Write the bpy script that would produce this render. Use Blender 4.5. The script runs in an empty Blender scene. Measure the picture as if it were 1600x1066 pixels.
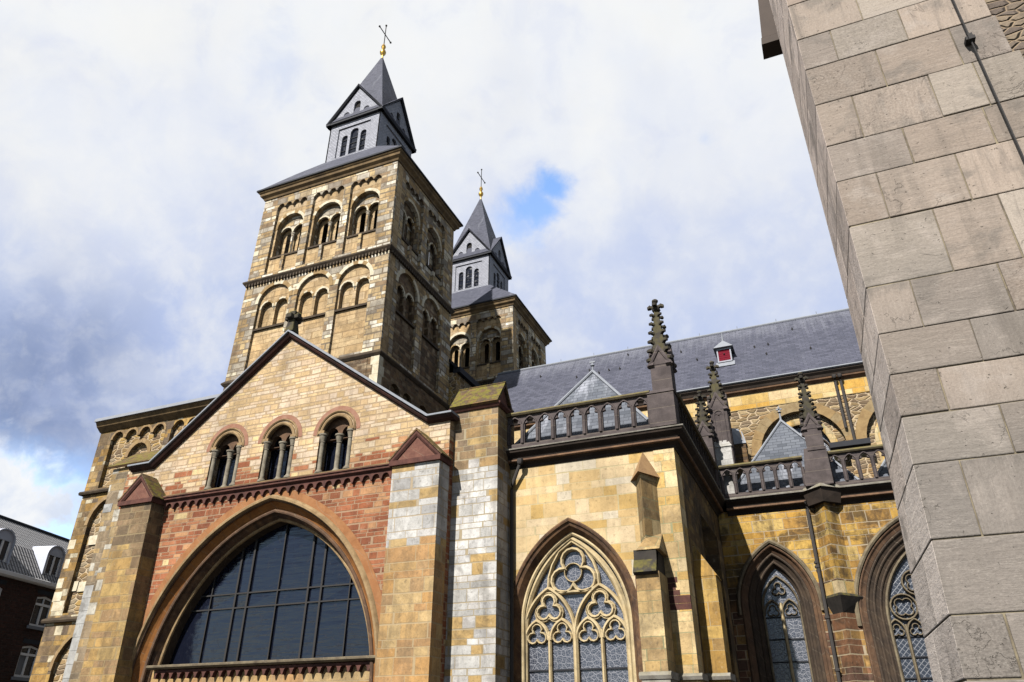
import bpy, bmesh, math, random
from math import sin, cos, pi, sqrt, acos, atan2, radians
from mathutils import Vector, Matrix
from mathutils.geometry import tessellate_polygon
random.seed(7)
S = bpy.context.scene
COL = S.collection

# ------------------------------------------------------------------ camera
W_PX = 1600.0
cam_d = bpy.data.cameras.new("camera"); cam = bpy.data.objects.new("camera", cam_d); COL.objects.link(cam)
cam_d.sensor_fit = 'HORIZONTAL'; cam_d.sensor_width = 36.0
cam_d.lens = 36.0 * 1140.0 / W_PX
cam_d.clip_start = 0.1; cam_d.clip_end = 5000
YAW, PITCH, ROLL = radians(22.75), radians(28.8), radians(0.05)
fwd = Vector((-sin(YAW)*cos(PITCH), cos(YAW)*cos(PITCH), sin(PITCH)))
rgt = Vector((cos(YAW), sin(YAW), 0)); upv = rgt.cross(fwd)
r2 = cos(ROLL)*rgt + sin(ROLL)*upv; u2 = -sin(ROLL)*rgt + cos(ROLL)*upv
cam.matrix_world = Matrix(((r2.x, u2.x, -fwd.x, 0), (r2.y, u2.y, -fwd.y, 0), (r2.z, u2.z, -fwd.z, 1.6), (0, 0, 0, 1)))
S.camera = cam

# ------------------------------------------------------------------ sun, sky, exposure
SUN_DIR = Vector((0.18, 1.0, -0.86)).normalized()          # the way the light travels
sd = bpy.data.lights.new("sun", 'SUN'); sun = bpy.data.objects.new("sun", sd); COL.objects.link(sun)
sd.energy = 5.0; sd.angle = radians(0.5); sd.color = (1.0, 0.955, 0.885)
sun.rotation_euler = SUN_DIR.to_track_quat('-Z', 'Y').to_euler()
S.view_settings.view_transform = 'Standard'; S.view_settings.look = 'None'
S.view_settings.exposure = 2.0; S.view_settings.gamma = 1.0

world = bpy.data.worlds.new("World"); S.world = world; world.use_nodes = True
nt = world.node_tree; nt.nodes.clear()
def N(nt, t, **kw):
    n = nt.nodes.new(t)
    for k, v in kw.items(): setattr(n, k, v)
    return n
def lk(nt, a, b): nt.links.new(a, b)
def math_(nt, op, a, b=None, c=None, clamp=False):
    n = N(nt, 'ShaderNodeMath', operation=op); n.use_clamp = clamp
    for i, x in enumerate((a, b, c)):
        if x is None: continue
        if isinstance(x, (int, float)): n.inputs[i].default_value = x
        else: lk(nt, x, n.inputs[i])
    return n.outputs[0]
def mixc(nt, fac, a, b, mode='MIX'):
    n = N(nt, 'ShaderNodeMix', data_type='RGBA', blend_type=mode)
    for sock, x in ((n.inputs[0], fac), (n.inputs[6], a), (n.inputs[7], b)):
        if isinstance(x, (int, float)): sock.default_value = x
        elif isinstance(x, (tuple, list)): sock.default_value = (*x[:3], 1)
        else: lk(nt, x, sock)
    return n.outputs[2]
def smooth(nt, x, lo, hi):
    n = N(nt, 'ShaderNodeMapRange', interpolation_type='SMOOTHSTEP')
    lk(nt, x, n.inputs[0]); n.inputs[1].default_value = lo; n.inputs[2].default_value = hi
    return n.outputs[0]
def noise(nt, vec, scale, detail=4, rough=.55, dist=0):
    n = N(nt, 'ShaderNodeTexNoise'); lk(nt, vec, n.inputs['Vector'])
    n.inputs['Scale'].default_value = scale; n.inputs['Detail'].default_value = detail
    n.inputs['Roughness'].default_value = rough; n.inputs['Distortion'].default_value = dist
    return n.outputs['Fac']
sky = N(nt, 'ShaderNodeTexSky', sky_type='NISHITA'); sky.sun_disc = False
sky.sun_elevation = math.asin(-SUN_DIR.z); sky.sun_rotation = math.atan2(-SUN_DIR.x, -SUN_DIR.y)
sky.air_density = 1.0; sky.dust_density = 0.0; sky.ozone_density = 3.0
tc = N(nt, 'ShaderNodeTexCoord'); D = tc.outputs['Generated']
def blob(d, lo, hi):                                       # a region of sky round a direction
    n = N(nt, 'ShaderNodeVectorMath', operation='DOT_PRODUCT'); lk(nt, D, n.inputs[0])
    n.inputs[1].default_value = Vector(d).normalized(); return n.outputs['Value']
n1 = noise(nt, D, 3.2, 9, .56, .25); n2 = noise(nt, D, 7.5, 8, .6, .2); n3 = noise(nt, D, 1.7, 5, .5, .3)
sepd = N(nt, 'ShaderNodeSeparateXYZ'); lk(nt, D, sepd.inputs[0]); DZ = sepd.outputs['Z']
def ang(d): return math_(nt, 'SQRT', math_(nt, 'MAXIMUM', math_(nt, 'MULTIPLY', math_(nt, 'SUBTRACT', 1.0, blob(d, 0, 1)), 2.0), 0.0))
n4 = noise(nt, D, 13.0, 8, .58, .35); n5 = noise(nt, D, 30.0, 6, .6, .3)
def spot(d, r, soft, amp, nn=None):                        # ragged-edged patch of angular radius r
    e = math_(nt, 'ADD', ang(d), math_(nt, 'ADD', math_(nt, 'MULTIPLY', math_(nt, 'SUBTRACT', n4 if nn is None else nn, .5), amp*1.5), math_(nt, 'MULTIPLY', math_(nt, 'SUBTRACT', n5, .5), amp*.7)))
    return smooth(nt, e, r+soft, r-soft)
hole = spot((-.243, .718, .652), .014, .018, .05)
hole2 = math_(nt, 'MULTIPLY', spot((-.297, .733, .611), .018, .024, .06), .6)
hole3 = math_(nt, 'MULTIPLY', spot((-.272, .726, .631), .022, .024, .06), .9)
small = math_(nt, 'MULTIPLY', spot((-.502, .464, .73), .02, .06, .12), .14)
small2 = math_(nt, 'MULTIPLY', spot((-.04, .735, .677), .003, .012, .03), .3)
lowblue = smooth(nt, math_(nt, 'ADD', DZ, math_(nt, 'MULTIPLY', math_(nt, 'SUBTRACT', n2, .5), .16)), .315, .240)
cumul = spot((-.828, .508, .236), .062, .020, .10)
cumul2 = spot((-.790, .567, .243), .022, .012, .05)
dk = math_(nt, 'ADD', ang((-.815, .49, .30)), math_(nt, 'ADD', math_(nt, 'MULTIPLY', math_(nt, 'SUBTRACT', n1, .5), .30), math_(nt, 'MULTIPLY', math_(nt, 'SUBTRACT', n4, .5), .06)))
dark = smooth(nt, dk, .27, .0)
zz = math_(nt, 'ADD', DZ, math_(nt, 'ADD', math_(nt, 'MULTIPLY', math_(nt, 'SUBTRACT', n1, .5), .42), math_(nt, 'MULTIPLY', math_(nt, 'SUBTRACT', n2, .5), .10)))
whiteness = smooth(nt, zz, .47, .71)
upleft = math_(nt, 'MULTIPLY', smooth(nt, math_(nt, 'ADD', ang((-.66, .36, .66)), math_(nt, 'MULTIPLY', math_(nt, 'SUBTRACT', n1, .5), .3)), .30, .08), .8)
whiteness = math_(nt, 'MAXIMUM', whiteness, upleft)
cloud = mixc(nt, whiteness, (.43, .51, .735), (.775, .79, .81))
cloud = mixc(nt, math_(nt, 'MULTIPLY', smooth(nt, n2, .44, .68), .42), cloud, (.76, .76, .745))
cloud = mixc(nt, math_(nt, 'MULTIPLY', smooth(nt, n4, .46, .66), .30), cloud, (.82, .815, .79))
cloud = mixc(nt, math_(nt, 'MULTIPLY', smooth(nt, n3, .47, .66), .55), cloud, (.50, .565, .745))
cloud = mixc(nt, math_(nt, 'MULTIPLY', dark, .85), cloud, mixc(nt, smooth(nt, n2, .35, .65), (.16, .215, .37), (.29, .36, .55)))
cover = math_(nt, 'MAXIMUM', math_(nt, 'MAXIMUM', hole, hole2), math_(nt, 'MAXIMUM', hole3, math_(nt, 'MAXIMUM', small, small2)))
cover = math_(nt, 'MAXIMUM', cover, math_(nt, 'MULTIPLY', lowblue, .55))
cover = math_(nt, 'SUBTRACT', 1.0, cover)
cm = math_(nt, 'MAXIMUM', cumul, math_(nt, 'MULTIPLY', cumul2, .8))
cover = math_(nt, 'MAXIMUM', cover, cm)
cloud = mixc(nt, math_(nt, 'MULTIPLY', smooth(nt, n5, .45, .70), .16), cloud, (.84, .84, .83))
cloud = mixc(nt, math_(nt, 'MULTIPLY', smooth(nt, n4, .50, .32), .22), cloud, (.49, .55, .75))
ccol = mixc(nt, cm, cloud, mixc(nt, smooth(nt, n4, .3, .6), (.60, .66, .78), (.82, .83, .84)))
bg_s = N(nt, 'ShaderNodeBackground'); lk(nt, sky.outputs[0], bg_s.inputs[0]); bg_s.inputs[1].default_value = .10
bg_c = N(nt, 'ShaderNodeBackground'); lk(nt, ccol, bg_c.inputs[0]); bg_c.inputs[1].default_value = 0.29
mxs = N(nt, 'ShaderNodeMixShader'); lk(nt, cover, mxs.inputs[0]); lk(nt, bg_s.outputs[0], mxs.inputs[1]); lk(nt, bg_c.outputs[0], mxs.inputs[2])
wo = N(nt, 'ShaderNodeOutputWorld'); lk(nt, mxs.outputs[0], wo.inputs[0])
# ------------------------------------------------------------------ materials
def new_mat(name, rough=.85, metal=0.0, spec=.06):
    m = bpy.data.materials.new(name); m.use_nodes = True
    t = m.node_tree; b = t.nodes['Principled BSDF']
    b.inputs['Roughness'].default_value = rough; b.inputs['Metallic'].default_value = metal
    b.inputs['Specular IOR Level'].default_value = spec
    return m, t, b
def coords(t, obj=False):
    """position P and wall coordinates (u, z): u runs along the wall whichever way it faces"""
    g = N(t, 'ShaderNodeNewGeometry')
    if obj:
        c = N(t, 'ShaderNodeTexCoord'); P = c.outputs['Object']; nn = c.outputs['Normal']
    else:
        P = g.outputs['Position']; nn = g.outputs['True Normal']
    s = N(t, 'ShaderNodeSeparateXYZ'); lk(t, P, s.inputs[0])
    q = N(t, 'ShaderNodeSeparateXYZ'); lk(t, nn, q.inputs[0])
    side = math_(t, 'GREATER_THAN', math_(t, 'ABSOLUTE', q.outputs[0]), .64)
    u = math_(t, 'ADD', math_(t, 'MULTIPLY', s.outputs[1], side), math_(t, 'MULTIPLY', s.outputs[0], math_(t, 'SUBTRACT', 1.0, side)))
    return P, u, s.outputs[2], q
def comb(t, x, y, z=0.0):
    n = N(t, 'ShaderNodeCombineXYZ')
    for i, v in enumerate((x, y, z)):
        if isinstance(v, (int, float)): n.inputs[i].default_value = v
        else: lk(t, v, n.inputs[i])
    return n.outputs[0]
K = .312                                                     # stone albedo against this exposure
def sc(c): return tuple(K*x for x in c)
def ramp(t, fac, cols, constant=True):
    n = N(t, 'ShaderNodeValToRGB'); r = n.color_ramp
    r.interpolation = 'CONSTANT' if constant else 'LINEAR'
    cols = [sc(c) for c in cols]
    k = len(cols)
    while len(r.elements) < k: r.elements.new(0.5)
    for i, c in enumerate(cols):
        r.elements[i].position = (i / k) if constant else (i / max(1, k - 1))
        r.elements[i].color = (*c, 1)
    lk(t, fac, n.inputs[0]); return n.outputs[0]
def bump(t, b, h, strength, dist):
    n = N(t, 'ShaderNodeBump'); n.inputs['Strength'].default_value = strength; n.inputs['Distance'].default_value = dist
    lk(t, h, n.inputs['Height']); lk(t, n.outputs[0], b.inputs['Normal'])
def ashlar(name, cols, bw=.6, bh=.3, mort=.010, mcol=(.30, .24, .16), mamt=.8, rough=.85, cols2=None, zone=None,
           crust=.0, crust_col=(.035, .028, .022), streak=.25, grain=.22, bstr=.5, obj=False, wob=.02, moss=0, ceff=1.6, patch=None, vein=0):
    mcol, crust_col = sc(mcol), sc(crust_col)
    m, t, b = new_mat(name, rough)
    P, u, z, q = coords(t, obj)
    w1 = noise(t, P, 1.3, 3); w2 = noise(t, P, 6.0, 3)
    z0 = math_(t, 'ADD', z, math_(t, 'MULTIPLY', math_(t, 'SUBTRACT', w1, .5), wob * 2))
    z0 = math_(t, 'ADD', z0, math_(t, 'MULTIPLY', math_(t, 'SUBTRACT', w2, .5), wob))
    zz = math_(t, 'ADD', z0, math_(t, 'MULTIPLY', math_(t, 'SINE', math_(t, 'MULTIPLY', z0, 2*pi/(3.3*bh))), .26*bh))
    row = math_(t, 'FLOOR', math_(t, 'DIVIDE', zz, bh))
    wn = N(t, 'ShaderNodeTexWhiteNoise', noise_dimensions='1D'); lk(t, row, wn.inputs['W'])
    rr = wn.outputs['Value']
    u1 = math_(t, 'ADD', u, math_(t, 'MULTIPLY', rr, bw*7))
    u1 = math_(t, 'ADD', u1, math_(t, 'MULTIPLY', math_(t, 'SUBTRACT', w2, .5), wob))
    u1 = math_(t, 'ADD', u1, math_(t, 'MULTIPLY', math_(t, 'SINE', math_(t, 'ADD', math_(t, 'MULTIPLY', u1, 2*pi/(2.37*bw)), math_(t, 'MULTIPLY', rr, 40.0))), .27*bw))
    br = N(t, 'ShaderNodeTexBrick'); br.offset = 0; br.squash = 1
    lk(t, comb(t, u1, zz), br.inputs['Vector'])
    for k, v in (('Scale', 1), ('Mortar Size', mort), ('Mortar Smooth', .25), ('Bias', 0), ('Brick Width', bw), ('Row Height', bh)): br.inputs[k].default_value = v
    br.inputs['Color1'].default_value = (0, 0, 0, 1); br.inputs['Color2'].default_value = (1, 1, 1, 1); br.inputs['Mortar'].default_value = (.5, .5, .5, 1)
    rnd = N(t, 'ShaderNodeSeparateColor'); lk(t, br.outputs['Color'], rnd.inputs[0]); rnd = rnd.outputs[0]
    # contrast out the smooth mortar blend of the random value
    big = noise(t, P, .55, 4, .6)
    rv = math_(t, 'FRACT', math_(t, 'ADD', rnd, 0.0))
    wnr = N(t, 'ShaderNodeTexWhiteNoise', noise_dimensions='2D'); lk(t, comb(t, math_(t, 'ROUND', math_(t, 'MULTIPLY', rnd, 997.0)), math_(t, 'ADD', row, 3.1)), wnr.inputs['Vector'])
    rs = rv
    c = ramp(t, rs, cols)
    if cols2:
        lo, hi, amp = zone
        colq = math_(t, 'MULTIPLY', math_(t, 'FLOOR', math_(t, 'DIVIDE', u1, bw)), bw); rowz = math_(t, 'MULTIPLY', row, bh)
        zn = math_(t, 'ADD', rowz, math_(t, 'MULTIPLY', math_(t, 'SUBTRACT', noise(t, comb(t, math_(t, 'SUBTRACT', colq, math_(t, 'MULTIPLY', rr, bw*7)), rowz, 2.0), .8, 3), .5), amp*2))
        wn2 = N(t, 'ShaderNodeTexWhiteNoise', noise_dimensions='2D'); lk(t, comb(t, rnd, row), wn2.inputs['Vector'])
        zn = math_(t, 'ADD', zn, math_(t, 'MULTIPLY', math_(t, 'SUBTRACT', wn2.outputs['Value'], .5), amp))
        f = smooth(t, zn, lo, hi)
        f2 = math_(t, 'GREATER_THAN', f, .5)
        c = mixc(t, f2, c, ramp(t, rs, cols2))
    if patch:                                   # a few replaced stones of another colour
        pc, th = patch
        wn3 = N(t, 'ShaderNodeTexWhiteNoise', noise_dimensions='2D'); lk(t, comb(t, rnd, math_(t, 'ADD', row, 7.3)), wn3.inputs['Vector'])
        c = mixc(t, math_(t, 'GREATER_THAN', wn3.outputs['Value'], th), c, sc(pc))
    fine = noise(t, P, 22, 6, .7); mid = noise(t, P, 3.1, 5, .65, .4)
    c = mixc(t, 1.0, c, mixc(t, smooth(t, big, .3, .7), (.76,)*3, (1.20,)*3), 'MULTIPLY')
    c = mixc(t, grain*2.2, c, mixc(t, mid, (.25, .22, .2), (1.0, .98, .95)), 'OVERLAY')
    c = mixc(t, 1.0, c, mixc(t, fine, (1-grain*1.6,)*3, (1+grain*1.4,)*3), 'MULTIPLY')
    if vein:
        vn = noise(t, comb(t, math_(t, 'ADD', u, math_(t, 'MULTIPLY', rnd, 9.0)), math_(t, 'MULTIPLY', z, 2.2), math_(t, 'MULTIPLY', rnd, 13.0)), 2.2, 8, .62, .7)
        pits = noise(t, P, 46, 4, .6)
        c = mixc(t, math_(t, 'MULTIPLY', smooth(t, pits, .60, .70), .5), c, sc((.08, .07, .06)))
        c = mixc(t, math_(t, 'MULTIPLY', smooth(t, math_(t, 'ABSOLUTE', math_(t, 'SUBTRACT', vn, .5)), .012, .0), vein*.7), c, sc((.44, .40, .36)))
        c = mixc(t, math_(t, 'MULTIPLY', smooth(t, vn, .50, .72), vein), c, sc((.15, .13, .118)))
    st = noise(t, comb(t, math_(t, 'MULTIPLY', u, 2.6), math_(t, 'MULTIPLY', z, .22), 3.0), 1.4, 6, .62, .3)
    c = mixc(t, math_(t, 'MULTIPLY', smooth(t, st, .47, .68), min(1, streak*1.35)), c, mixc(t, .35, crust_col, c))
    fr = noise(t, P, 9.0, 6, .72, .4)
    c = mixc(t, math_(t, 'MULTIPLY', smooth(t, fr, .54, .66), .42 + .40*crust), c, mixc(t, .30, crust_col, c))
    f2_ = noise(t, P, 38.0, 4, .7)
    c = mixc(t, math_(t, 'MULTIPLY', smooth(t, f2_, .56, .66), .40), c, mixc(t, .35, crust_col, c))
    c = mixc(t, math_(t, 'MULTIPLY', smooth(t, fr, .44, .32), .35), c, mixc(t, .5, c, sc((.70, .62, .48))))
    if crust:
        cr = noise(t, P, 1.1, 8, .68, .6)
        c = mixc(t, math_(t, 'MULTIPLY', smooth(t, cr, .45, .60), crust), c, crust_col)
    fac = br.outputs['Fac']
    c = mixc(t, math_(t, 'MULTIPLY', fac, mamt), c, mcol)
    if moss:
        up = smooth(t, q.outputs[2], .15, .6); mn = noise(t, P, 5, 6, .65)
        c = mixc(t, math_(t, 'MULTIPLY', math_(t, 'MULTIPLY', smooth(t, mn, .42, .6), up), moss), c, mixc(t, noise(t, P, 13, 3), (.022, .024, .008), (.085, .068, .012)))
    lk(t, c, b.inputs['Base Color'])
    h = math_(t, 'SUBTRACT', math_(t, 'ADD', math_(t, 'MULTIPLY', fine, .30), math_(t, 'MULTIPLY', mid, .45)), math_(t, 'MULTIPLY', fac, .9))
    h = math_(t, 'ADD', h, math_(t, 'MULTIPLY', rnd, .35))
    bump(t, b, h, bstr, .025)
    return m
def rubble(name, cols, sx=2.6, sz=6.0, mcol=(.20, .16, .11), dark=.3, obj=False, bstr=.8):
    m, t, b = new_mat(name, .9)
    P, u, z, q = coords(t, obj)
    w = noise(t, P, 2.2, 4)
    v = comb(t, math_(t, 'ADD', math_(t, 'MULTIPLY', u, sx), math_(t, 'MULTIPLY', w, .9)), math_(t, 'ADD', math_(t, 'MULTIPLY', z, sz), math_(t, 'MULTIPLY', w, 1.2)))
    a = N(t, 'ShaderNodeTexVoronoi', voronoi_dimensions='2D'); lk(t, v, a.inputs['Vector']); a.inputs['Scale'].default_value = 1; a.inputs['Randomness'].default_value = .75
    e = N(t, 'ShaderNodeTexVoronoi', voronoi_dimensions='2D', feature='DISTANCE_TO_EDGE'); lk(t, v, e.inputs['Vector']); e.inputs['Scale'].default_value = 1; e.inputs['Randomness'].default_value = .75
    s = N(t, 'ShaderNodeSeparateColor'); lk(t, a.outputs['Color'], s.inputs[0])
    c = ramp(t, s.outputs[0], cols)
    fine = noise(t, P, 25, 5, .7); mid = noise(t, P, 4, 5, .6)
    c = mixc(t, 1.0, c, mixc(t, fine, (.72,)*3, (1.25,)*3), 'MULTIPLY')
    c = mixc(t, math_(t, 'MULTIPLY', smooth(t, mid, .5, .7), dark), c, (.04, .032, .025))
    edge = smooth(t, e.outputs['Distance'], .09, .02)
    c = mixc(t, math_(t, 'MULTIPLY', edge, .75), c, mcol)
    lk(t, c, b.inputs['Base Color'])
    h = math_(t, 'ADD', smooth(t, e.outputs['Distance'], .0, .22), math_(t, 'MULTIPLY', fine, .4))
    bump(t, b, h, bstr, .05)
    return m
def stone(name, col, col2, scale=3.0, rough=.85, moss=0.0, crust=.0, bstr=.45, joints=0, stain=(.03, .025, .022), level=False):
    """plain dressed stone for mouldings and carved pieces"""
    col, col2, stain = sc(col), sc(col2), sc(stain)
    m, t, b = new_mat(name, rough)
    P, u, z, q = coords(t)
    n1 = noise(t, P, scale, 6, .62, .3); n2 = noise(t, P, 24, 5, .7)
    c = mixc(t, smooth(t, n1, .3, .7), col, col2)
    c = mixc(t, 1.0, c, mixc(t, n2, (.75,)*3, (1.22,)*3), 'MULTIPLY')
    if crust: c = mixc(t, math_(t, 'MULTIPLY', smooth(t, noise(t, P, 1.7, 7, .66, .5), .46, .64), crust), c, stain)
    if moss:
        up = smooth(t, q.outputs[2], -.1, .5); mn = noise(t, P, 4.5, 6, .65)
        c = mixc(t, math_(t, 'MULTIPLY', math_(t, 'MULTIPLY', smooth(t, mn, .36, .58), up), moss), c, mixc(t, noise(t, P, 11, 3), (.022, .024, .008), (.095, .078, .014)))
    h = math_(t, 'ADD', math_(t, 'MULTIPLY', n2, .35), math_(t, 'MULTIPLY', n1, .5))
    if joints:
        d = math_(t, 'ABSOLUTE', math_(t, 'SUBTRACT', math_(t, 'FRACT', math_(t, 'DIVIDE', z if level else math_(t, 'ADD', math_(t, 'ADD', u, z), noise(t, P, .7, 2)), joints)), .5))
        j = smooth(t, d, .03, .008)
        c = mixc(t, math_(t, 'MULTIPLY', j, .6), c, mixc(t, .5, c, sc((.32, .27, .2))))
        h = math_(t, 'SUBTRACT', h, math_(t, 'MULTIPLY', j, .5))
    lk(t, c, b.inputs['Base Color']); bump(t, b, h, bstr, .02)
    return m
def slate(name, cols, bw=.26, bh=.13, rough=.55, pale=.25, bstr=.4, sl=1.25, ridge=None):
    m, t, b = new_mat(name, .78, spec=.14)
    P, u, z, q = coords(t)
    zz = math_(t, 'MULTIPLY', z, sl)
    br = N(t, 'ShaderNodeTexBrick'); br.offset = .5
    lk(t, comb(t, math_(t, 'ADD', u, math_(t, 'MULTIPLY', noise(t, P, 5, 2), .03)), zz), br.inputs['Vector'])
    for k, v in (('Scale', 1), ('Mortar Size', .012), ('Mortar Smooth', .3), ('Bias', 0), ('Brick Width', bw), ('Row Height', bh)): br.inputs[k].default_value = v
    br.inputs['Color1'].default_value = (0, 0, 0, 1); br.inputs['Color2'].default_value = (1, 1, 1, 1)
    s = N(t, 'ShaderNodeSeparateColor'); lk(t, br.outputs['Color'], s.inputs[0])
    c = ramp(t, s.outputs[0], cols, False)
    big = noise(t, comb(t, math_(t, 'MULTIPLY', u, 1.6), math_(t, 'MULTIPLY', z, .5), 1.0), 1.2, 6, .65, .4)
    c = mixc(t, math_(t, 'MULTIPLY', smooth(t, big, .52, .72), pale), c, (.13, .135, .155))
    if ridge:
        sn = noise(t, comb(t, math_(t, 'MULTIPLY', u, 2.2), math_(t, 'MULTIPLY', z, .35), 5.0), 2.0, 6, .7)
        rz = smooth(t, math_(t, 'ADD', z, math_(t, 'MULTIPLY', math_(t, 'SUBTRACT', sn, .5), 4.5)), ridge-1.6, ridge+.2)
        c = mixc(t, math_(t, 'MULTIPLY', rz, .30), c, (.10, .104, .12))
        c = mixc(t, math_(t, 'MULTIPLY', smooth(t, noise(t, P, .5, 4, .6), .45, .7), .35), c, (.015, .017, .026))
    c = mixc(t, 1.0, c, mixc(t, noise(t, P, 14, 4, .7), (.8,)*3, (1.2,)*3), 'MULTIPLY')
    c = mixc(t, math_(t, 'MULTIPLY', br.outputs['Fac'], .7), c, (.02, .022, .028))
    lk(t, c, b.inputs['Base Color'])
    h = math_(t, 'ADD', math_(t, 'MULTIPLY', s.outputs[0], .3), math_(t, 'SUBTRACT', math_(t, 'FRACT', math_(t, 'DIVIDE', zz, -bh)), br.outputs['Fac']))
    bump(t, b, h, bstr, .02)
    return m
def plain(name, col, rough=.6, metal=0.0, var=.25, sc=6.0, spec=None, bstr=.15):
    if spec is None: spec, rough = (.5, rough) if metal else (.12, max(rough, .75))
    m, t, b = new_mat(name, rough, metal, spec)
    P, u, z, q = coords(t)
    n1 = noise(t, P, sc, 6, .65)
    col = tuple(x*.56 for x in col)
    c = mixc(t, n1, tuple(x*(1-var) for x in col), tuple(x*(1+var) for x in col))
    lk(t, c, b.inputs['Base Color']); bump(t, b, n1, bstr, .01)
    return m
def leaded(name, base, line, scale=9.0, rough=.25, quarry=False, lineamt=.8):
    """old glass in lead cames"""
    m, t, b = new_mat(name, rough, spec=.5)
    P, u, z, q = coords(t)
    if quarry:
        a1 = math_(t, 'ADD', math_(t, 'MULTIPLY', u, scale), math_(t, 'MULTIPLY', z, scale)); a2 = math_(t, 'SUBTRACT', math_(t, 'MULTIPLY', u, scale), math_(t, 'MULTIPLY', z, scale))
        d1 = math_(t, 'ABSOLUTE', math_(t, 'SUBTRACT', math_(t, 'FRACT', a1), .5)); d2 = math_(t, 'ABSOLUTE', math_(t, 'SUBTRACT', math_(t, 'FRACT', a2), .5))
        ln = smooth(t, math_(t, 'MINIMUM', d1, d2), .10, .04)
    else:
        e = N(t, 'ShaderNodeTexVoronoi', voronoi_dimensions='2D', feature='DISTANCE_TO_EDGE'); lk(t, comb(t, u, z), e.inputs['Vector']); e.inputs['Scale'].default_value = scale
        e2 = N(t, 'ShaderNodeTexVoronoi', voronoi_dimensions='2D', feature='DISTANCE_TO_EDGE'); lk(t, comb(t, u, z), e2.inputs['Vector']); e2.inputs['Scale'].default_value = scale*.42
        ln = math_(t, 'MAXIMUM', smooth(t, e.outputs['Distance'], .06, .015), smooth(t, e2.outputs['Distance'], .05, .02))
    c = mixc(t, noise(t, P, 3, 4), base, tuple(x*2.2 for x in base))
    c = mixc(t, math_(t, 'MULTIPLY', ln, lineamt), c, line)
    lk(t, c, b.inputs['Base Color'])
    lk(t, math_(t, 'ADD', math_(t, 'MULTIPLY', ln, .5), rough), b.inputs['Roughness'])
    bump(t, b, math_(t, 'ADD', ln, math_(t, 'MULTIPLY', noise(t, P, 8, 3), .6)), .3, .01)
    return m
def pantile(name):
    m, t, b = new_mat(name, .7, spec=.15)
    P, u, z, q = coords(t, True)
    h1 = math_(t, 'SINE', math_(t, 'MULTIPLY', u, 2*pi/.21))
    fr = math_(t, 'FRACT', math_(t, 'DIVIDE', z, .24))
    c = mixc(t, smooth(t, h1, -1, 1), (.025, .025, .027), (.15, .15, .155))
    c = mixc(t, smooth(t, fr, .16, .0), c, (.012, .012, .014))
    c = mixc(t, 1.0, c, mixc(t, noise(t, P, 6, 4), (.7,)*3, (1.3,)*3), 'MULTIPLY')
    lk(t, c, b.inputs['Base Color'])
    bump(t, b, math_(t, 'SUBTRACT', math_(t, 'MULTIPLY', h1, .6), fr), .9, .05)
    return m

M = {}
tan = [(.33, .20, .085), (.40, .27, .13), (.24, .145, .06), (.50, .40, .25), (.30, .20, .10), (.43, .28, .11), (.20, .13, .07), (.62, .56, .45)]
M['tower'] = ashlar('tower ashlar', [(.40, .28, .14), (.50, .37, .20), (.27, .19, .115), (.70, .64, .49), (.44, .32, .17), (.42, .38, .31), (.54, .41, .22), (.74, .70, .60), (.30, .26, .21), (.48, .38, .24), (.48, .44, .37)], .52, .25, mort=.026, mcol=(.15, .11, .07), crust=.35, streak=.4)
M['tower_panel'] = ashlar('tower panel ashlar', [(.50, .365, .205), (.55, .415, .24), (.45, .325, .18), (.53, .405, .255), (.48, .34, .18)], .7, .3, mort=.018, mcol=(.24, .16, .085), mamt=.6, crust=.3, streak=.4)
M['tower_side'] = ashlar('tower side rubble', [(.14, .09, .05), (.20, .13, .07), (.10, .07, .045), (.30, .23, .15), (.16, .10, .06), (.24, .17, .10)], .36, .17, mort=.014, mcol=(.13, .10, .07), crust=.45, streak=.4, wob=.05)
M['voussoir_light'] = stone('pale voussoir stone', (.72, .66, .52), (.54, .46, .32), 4)
M['voussoir_tan'] = stone('tan voussoir stone', (.36, .25, .12), (.26, .17, .08), 4)
M['cornice_tan'] = stone('weathered tan cornice stone', (.25, .17, .085), (.13, .09, .05), 1.6, crust=.35)
M['string_dark'] = stone('dark weathered string stone', (.10, .075, .05), (.055, .042, .032), 3)
M['colonnette'] = stone('grey colonnette stone', (.30, .27, .21), (.17, .145, .11), 5)
M['colonnette_pale'] = stone('pale colonnette stone', (.52, .47, .38), (.34, .29, .22), 5)
M['void'] = plain('dark belfry interior', (.012, .011, .010), .95, spec=.1)  # near-black colour stands in for the darkness inside
M['louvre_void'] = plain('dark timber louvre', (.022, .019, .016), .8)
M['slate'] = slate('blue grey slate', [(.052, .056, .082), (.088, .092, .128), (.068, .072, .104)], pale=.22)
M['slate_nave'] = slate('weathered nave slate', [(.052, .056, .084), (.100, .104, .145), (.070, .074, .108)], .32, .17, pale=.06, ridge=20.9, bstr=.6)
M['slate_pale'] = slate('pale lantern slate', [(.27, .28, .325), (.38, .39, .45), (.32, .33, .38)], .20, .12, pale=.3, sl=1.0, bstr=.3)
M['slate_hip'] = slate('chapel hip slate', [(.07, .08, .10), (.15, .165, .195), (.10, .112, .14)], .34, .17, pale=.75, sl=1.2, bstr=.5)
M['lead'] = plain('weathered lead', (.15, .16, .18), .5, .0, .25, 5)
M['lead_dark'] = plain('dark lead', (.013, .014, .018), .5, .0, .3, 4)
M['gold'] = plain('gilded ball', (.42, .26, .06), .38, 1.0, .5, 9)
M['iron'] = plain('black wrought iron', (.018, .017, .017), .6, .0, .2)
M['pipe'] = plain('dark painted downpipe', (.03, .027, .026), .55, .0, .25)
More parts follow.
